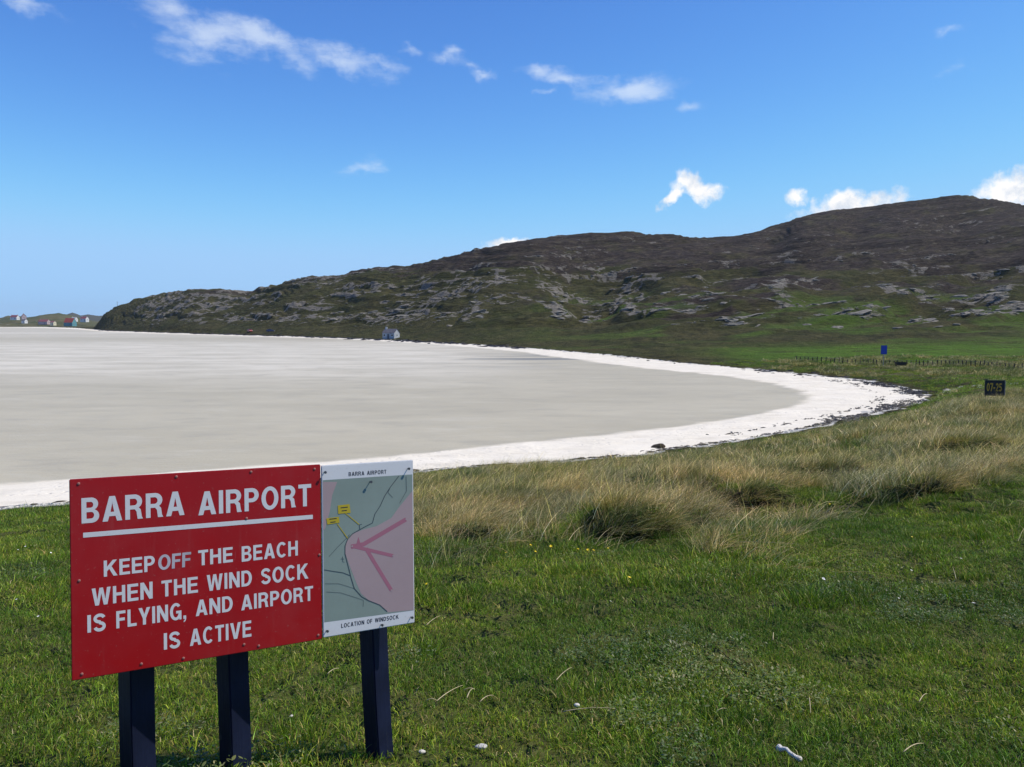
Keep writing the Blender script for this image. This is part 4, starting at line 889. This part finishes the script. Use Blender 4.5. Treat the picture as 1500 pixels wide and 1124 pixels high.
wrack('seaweed_scraps', SHORE[17:25], 1.0, .35, 'scattered seaweed scraps along the far sand edge', .2, .6, 9)
wrack('shore_rocks', SHORE[23:31], 1.3, .55, 'dark low rocks and weed along the far sand edge below the hill', .5, 1.6, 13, 1.2)
WR = weathered('brown_kelp', (.06, .045, .03), .8, .2, 4, .4, .8, .05)
g = at(964, 657, 1); gg = flat([(964, 657)], .3)[0]
o = pebble(964, 657, .38, 'kelp_mound', 'rounded brown mound of kelp at the foot of the dune bank', 'seaweed', WR, (1.1, .7, .5), 7); o.location = (gg[0], gg[1],   .36)

# ------------------------------------------------------------------ runway marker board
BLK = weathered('black_board', (.012, .013, .018), .5, .4, 8, .3, .2, .003); YEL = material('amber_paint', (.62, .36, .035), .6)
GREY = weathered('grey_frame', (.25, .25, .26), .6, .4, 10, .3, .2, .003)
g = on_ground(1456, 586); MK = empty('runway_marker', g, math.radians(-22), 'black runway marker board reading 07-25 in amber, standing in tall grass', 'sign'); gz = .22
link('panel', box(.92, .07, .82, (0, 0, gz + .41), .01), BLK, MK)
nm = link('number', flatmesh('number', word('07-25', -.37, .33, 0, .44, .11)), YEL, MK); nm.rotation_euler = (math.pi / 2, 0, 0); nm.location = (0, -.04, gz + .24)
for sx in (-.4, .4): link('leg', box(.05, .05, .75, (sx, .06, gz - .1), .005), BLK, MK)
link('side_strip', box(.03, .10, .84, (.478, 0, gz + .41), .004), GREY, MK); link('top_strip', box(.97, .10, .025, (0, 0, gz + .845), .004), BLK, MK)

# ------------------------------------------------------------------ fence, blue sign, dark block by the road
TIM = weathered('dark_fence_timber', (.06, .052, .042), .9, .2, 3, .4, .4, .02); WIRE = material('fence_wire', (.16, .15, .14), .6)
fx = np.linspace(1166, 1560, 64); FP = []
for i, u in enumerate(fx):
    d = np.interp(u, [1130, 1250, 1350, 1500, 1800], [132, 114, 106, 96, 95]); p = at(u, 530, d); FP.append(Vector((p.x, p.y, float(land([p.x], [p.y])[0]))))
FE = empty('paling_fence', FP[0], 0, 'long low fence of dark timber posts crossing behind the dune grass', 'fence')
pm_ = box(.11, .09, .85, (0, 0, .30), .015); rf_ = random.Random(2)
for p in FP:
    o = link('post', pm_, TIM, FE); o.location = p - FP[0] + Vector((rf_.uniform(-.08, .08), 0, rf_.uniform(-.08, .1))); o.rotation_euler = (rf_.uniform(-.06, .06), rf_.uniform(-.09, .09), rf_.uniform(-.4, .4)); s_ = rf_.uniform(.8, 1.2); o.scale = (s_, s_, rf_.uniform(.85, 1.12))
for hz_ in (.35, .68): link('wire', tubemesh('wire', [p - FP[0] + Vector((0, -.07, hz_)) for p in FP], [.014] * len(FP), 5), WIRE, FE)
BLU = material('blue_sign_face', (.012, .05, .36), .45); g = on_ground(1294, 537); d_ = g.y
BS = empty('road_sign', g, 0, 'small blue sign on a grey pole standing behind the fence', 'sign'); k = d_ / F
link('face', box(9 * k, .04, 13 * k, (0, 0, 24 * k), .02), BLU, BS); link('pole', box(.08, .08, 24 * k, (0, .06, 12 * k), .01), GREY, BS)
g = on_ground(1319, 538); TR = empty('feed_trough', g, .1, 'low black trough beside the fence, right of the blue sign', 'trough')
bm = bmesh.new(); bmesh.ops.create_cube(bm, size=1); bmesh.ops.scale(bm, vec=(1.3, .6, .5), verts=bm.verts)
for v in bm.verts:
    if v.co.z < 0: v.co.x *= .85; v.co.y *= .8
top = [f for f in bm.faces if f.normal.z > .9]; bmesh.ops.inset_individual(bm, faces=top, thickness=.06); bmesh.ops.translate(bm, vec=(0, 0, -.3), verts=list({v for f in top for v in f.verts}))
bmesh.ops.translate(bm, vec=(0, 0, .42), verts=bm.verts); me = bpy.data.meshes.new('basin'); bm.to_mesh(me); bm.free(); link('basin', me, BLK, TR)
for sx in (-.45, .45): link('foot', box(.1, .5, .3, (sx, 0, .1), .01), BLK, TR)

# ------------------------------------------------------------------ cottage by the sand, cars, far settlement
def house(u, v, d, L_, W_, eave, ridge, yaw, wall, roof, label, chim=1, wins=3, group=None, name='house', z=None):
    p = at(u, v, d); zg = p.z if z is None else z
    H = empty(name, (p.x, p.y, zg), yaw, label, 'house', group)
    hx, hy = L_ / 2, W_ / 2
    V = [(-hx, -hy, -1), (hx, -hy, -1), (hx, hy, -1), (-hx, hy, -1), (-hx, -hy, eave), (hx, -hy, eave), (hx, hy, eave), (-hx, hy, eave), (-hx, 0, ridge), (hx, 0, ridge)]
    link('wall', pymesh('wall', V, [(0, 1, 5, 4), (2, 3, 7, 6), (1, 2, 6, 9, 5), (3, 0, 4, 8, 7)]), wall, H)
    o_ = .18; t = .14; sl_ = (ridge - eave) / hy; V = []
    for sx in (-hx - o_, hx + o_):
        for yy_, zz_ in ((-hy - o_, eave - o_ * sl_), (0, ridge), (hy + o_, eave - o_ * sl_)): V += [(sx, yy_, zz_ + .02), (sx, yy_, zz_ + t)]
    rf = link('roof', pymesh('roof', V, [(1, 3, 9, 7), (3, 5, 11, 9), (0, 6, 8, 2), (2, 8, 10, 4), (0, 1, 7, 6), (4, 10, 11, 5), (0, 2, 3, 1), (2, 4, 5, 3), (6, 7, 9, 8), (8, 9, 11, 10)]), roof, H)
    for c in range(chim):
        sx = (-hx + .5) if c == 0 else (hx - .5)
        link('chimney', box(.7, .5, 1.1, (sx, 0, ridge + .3), .02), wall, rf)
    for i in range(wins):
        x_ = -hx + L_ * (i + .5) / wins
        if i == wins // 2 and wins > 1: link('door', box(.95, .06, eave * .8, (x_, -hy - .02, eave * .4), .01), DOORM, H)
        else:
            fr_ = link('window', box(1.0, .06, eave * .38, (x_, -hy - .02, eave * .6), .01), WFRAME, H); link('pane', box(.8, .03, eave * .38 - .2, (x_, -hy - .06, eave * .6), .005), GLASS, fr_)
    fr_ = link('window', box(.06, .8, eave * .36, (hx + .02, 0, eave * .6), .01), WFRAME, H); link('pane', box(.03, .6, eave * .36 - .2, (hx + .06, 0, eave * .6), .005), GLASS, fr_)
    return H
DOORM = material('door_paint', (.08, .09, .12), .5); WFRAME = material('window_frame', (.7, .7, .7), .5); GLASS = material('dark_glass', (.02, .03, .04), .1, .6)
rend = lambda n, c: weathered(n, c, .85, .2, .8, .18, .3, .02)
WHITEW, BLUEW, CREAMW, TEALW, PINKW = rend('white_render', (.62, .63, .64)), rend('grey_blue_render', (.36, .39, .43)), rend('cream_render', (.62, .58, .42)), rend('teal_boards', (.10, .26, .30)), rend('stone_pink', (.42, .34, .36))
SLATE, REDR, MAROON = rend('slate_roof', (.10, .10, .12)), rend('red_roof', (.28, .05, .04)), rend('maroon_roof', (.20, .07, .09))
g = on_ground(573, 497.2, 200, 420)
house(573, 497, g.y + 6, 5.4, 3.8, 2.3, 3.7, math.radians(-26), BLUEW, SLATE, 'lone pale cottage with slate roof by the sand below the hill', 1, 3, name='cottage', z=float(land([g.x * (g.y + 6) / g.y], [g.y + 6])[0]) - .1)
for (u, v, d, L_, W_, ev, rg, yw, wl, rf, lb, ch) in [
    (22, 468.0, 1180, 11, 6, 3.2, 6.2, -.2, WHITEW, MAROON, 'leftmost far house, long and pale with a maroon roof on the rise', 2),
    (35, 468.0, 1170, 7, 6, 4.5, 8.0, -.9, PINKW, REDR, 'far pink-walled house with red roof, end-on beside the leftmost house', 1),
    (36, 473.0, 1120, 6, 5, 3.0, 5.0, -.3, WHITEW, SLATE, 'small far white house below the pink-walled one, slate roof', 1),
    (65, 474.5, 1130, 14, 7, 3, 6, -.15, PINKW, MAROON, 'long far building with maroon roof, left of the cream house', 1),
    (78, 476.0, 1105, 6, 5, 3.4, 5, -.3, CREAMW, MAROON, 'small far cream house at the water edge', 0),
    (103, 477.0, 1100, 14, 8, 4.2, 10, -.25, TEALW, REDR, 'far teal-walled house with big red roof at the sand edge', 0),
    (109, 470.5, 1180, 8, 5, 3.2, 5.6, -.3, WHITEW, BLUEW, 'far white house with pale roof behind the teal-walled one', 1),
    (124, 471.0, 1150, 10, 6, 4, 6.8, -.3, WHITEW, MAROON, 'rightmost far house, dark red roof and white gables before the hill', 2)]:
    house(u, v, d, L_, W_, ev, rg, yw, wl, rf, lb, ch, 2, 'houses of the far settlement')
CARG = material('car_glass', (.02, .025, .03), .1, .6); TYRE = material('tyre_rubber', (.015, .015, .015), .8); RIM = material('wheel_rim', (.4, .4, .42), .3, metallic=.8)
LAMPG = material('headlamp', (.8, .8, .78), .2)
def car(u, v, d0, d1, paint, label, yaw):
    g = on_ground(u, v, d0, d1); C = empty('parked_car', g, yaw, label, 'car', 'cars by the far shore')
    prof = [(-2.0, .35), (-2.05, .8), (-1.7, .95), (-1.15, 1.42), (.35, 1.45), (.95, 1.0), (1.85, .85), (2.05, .6), (2.0, .35)]
    V = [(x, -.8 if z < 1.2 else -.62, z) for x, z in prof] + [(x, .8 if z < 1.2 else .62, z) for x, z in prof]; n = len(prof)
    Fc = [tuple(range(n)), tuple(range(2 * n - 1, n - 1, -1))] + [(i, i + n, (i + 1) % n + n, (i + 1) % n) for i in range(n)]
    me = pymesh('body', V, [tuple(reversed(f)) for f in Fc]); link('body', me, paint, C)
    for sy in (-1, 1):
        y_ = sy * .74
        link('side_window', pymesh('side_window', [(-1.35, y_ * 1.05, 1.0), (.75, y_ * 1.05, 1.0), (.28, y_ * .9, 1.36), (-1.05, y_ * .9, 1.36)], [(0, 1, 2, 3)]), CARG, C)
        for x_ in (-1.25, 1.25):
            bm = bmesh.new(); bmesh.ops.create_cone(bm, cap_ends=True, segments=16, radius1=.32, radius2=.32, depth=.2); me = bpy.data.meshes.new('tyre'); bm.to_mesh(me); bm.free()
            wv = link('wheel', me, TYRE, C); wv.rotation_euler = (math.pi / 2, 0, 0); wv.location = (x_, sy * .74, .32)
            rm = link('rim', box(.28, .28, .22, (0, 0, 0), .05), RIM, wv)
        link('headlight', box(.06, .3, .14, (2.03, sy * .55, .68), .02), LAMPG, C)
    link('windscreen', pymesh('windscreen', [(.93, -.6, 1.04), (.93, .6, 1.04), (.42, .55, 1.42), (.42, -.55, 1.42)], [(0, 1, 2, 3)]), CARG, C)
car(366, 486.5, 300, 470, weathered('red_car_paint', (.35, .02, .015), .3, .5, 2, .1, .0), 'small red car parked at the hill foot near the far sand', -.9)
car(396, 486.5, 300, 470, weathered('blue_car_paint', (.015, .025, .09), .3, .5, 2, .1, .0), 'dark blue car parked right of the red one at the hill foot', .1)
o = pebble(416, 491, .8, 'boulder', 'long pale cream rock at the far sand edge, right of the cars', 'rock', rend('cream_rock', (.58, .54, .42)), (2.2, 1.0, .6), 11)
gb = flat([(416, 490.6)], .35)[0]; o.location = (gb[0], gb[1], .45)
POLE = weathered('pole_timber', (.05, .045, .04), .9, .1, 2, .3, .2, .01)
for i, (u, v, h_) in enumerate([(172, 451, 7), (190, 445, 7.5), (206, 440, 7.5)]):
    p = at(u, v, 690 - 25 * i); zg = float(land([p.x], [p.y])[0])
    PO = empty('utility_pole', (p.x, p.y, zg), .2, ['leftmost thin pole on the low end of the hill', 'middle thin pole of three on the low end of the hill', 'third thin pole from the left on the hill skyline'][i], 'pole', 'poles on the hill')
    link('shaft', tubemesh('shaft', [Vector((0, 0, -.5)), Vector((0, 0, h_ / 2)), Vector((0, 0, h_))], [.16, .13, .1], 8), POLE, PO); link('crossarm', box(1.6, .1, .12, (0, -.1, h_ - .5), .01), POLE, PO)

# ------------------------------------------------------------------ rock outcrops on the hill
ROCK = weathered('gneiss', (.22, .205, .175), .9, .2, .9, .5, 1.0, .2)
def rockmesh(seed, sub=1):
    bm = bmesh.new(); bmesh.ops.create_icosphere(bm, subdivisions=sub + 1, radius=1); r = random.Random(seed)
    for v in bm.verts:
        v.co *= r.uniform(.6, 1.25)
    me = bpy.data.meshes.new('rock'); bm.to_mesh(me); bm.free(); return me
RM_ = [rockmesh(i) for i in range(8)]
def rock_spots(n, seed, uv):
    r = np.random.default_rng(seed); out = []
    u = r.uniform(*uv, n); d = r.uniform(190, 580, n); x = np.array([XE(a, 450)[0] for a in u]) * d
    z, s, rock, heath, mead, sandy, rough = land(x, d, full=True); k = (r.random(n) < np.clip(rock * 1.3 - .25, 0, 1) * .5) & (z > 2) & (s > 6)
    return x[k], d[k], z[k], heath[k]
x, y, z, hth = rock_spots(60000, 5, (140, 1520)); r = np.random.default_rng(8); n = len(x)
size = np.minimum(r.gamma(1.5, .15, n) + .2, .95); size *= np.clip(1.25 - z / 140, .6, 1.2); order = np.argsort(-size / y)
for i in order[:260]:
    o = link('rock', RM_[i % 8], ROCK, HILL); s_ = size[i] * 1.15
    o.location = (x[i], y[i], z[i] + .05 * s_); o.scale = (s_ * r.uniform(1.6, 3.2), s_ * r.uniform(.8, 1.3), s_ * r.uniform(.3, .55)); o.rotation_euler = (r.normal(.1, .15), r.normal(-.08, .12), r.normal(0, .3))
Vs, Fs, off = [], [], 0; RC = []
for me in RM_:
    co = np.zeros(len(me.vertices) * 3, np.float32); me.vertices.foreach_get('co', co); RC.append((co.reshape(-1, 3), np.array([p.vertices[:] for p in me.polygons])))
for i in order[260:5200]:
    c, f = RC[i % 8]; s_ = size[i]; q = c * (s_ * r.uniform(1.3, 3.0), s_ * r.uniform(.8, 1.2), s_ * r.uniform(.25, .55)); a = r.normal(0, .4)
    q = np.c_[q[:, 0] * math.cos(a) - q[:, 1] * math.sin(a), q[:, 0] * math.sin(a) + q[:, 1] * math.cos(a), q[:, 2] - .08 * q[:, 0]] + (x[i], y[i], z[i])
    Vs.append(q); Fs.append(f + off); off += len(c)
prop(link('rock_scatter', npmesh('rock_scatter', np.concatenate(Vs), np.concatenate(Fs)), ROCK, HILL), kind='stuff')

# ------------------------------------------------------------------ thin sea air
hz = box(13000, 6800, 140, (0, 3180, 66.5)); hm_ = bpy.data.materials.new('sea_air'); hm_.use_nodes = True; ht = NT(hm_.node_tree); ht.n.remove(ht.n['Principled BSDF'])
pv = ht.new('ShaderNodeVolumePrincipled'); pv.inputs['Color'].default_value = (.82, .9, 1, 1); pv.inputs['Density'].default_value = .00006; pv.inputs['Anisotropy'].default_value = .2
ht.l.new(pv.outputs[0], ht.n['Material Output'].inputs['Volume'])
prop(link('haze', hz, hm_), 'thin clear sea air over the bay and hills', 'haze', kind='stuff')
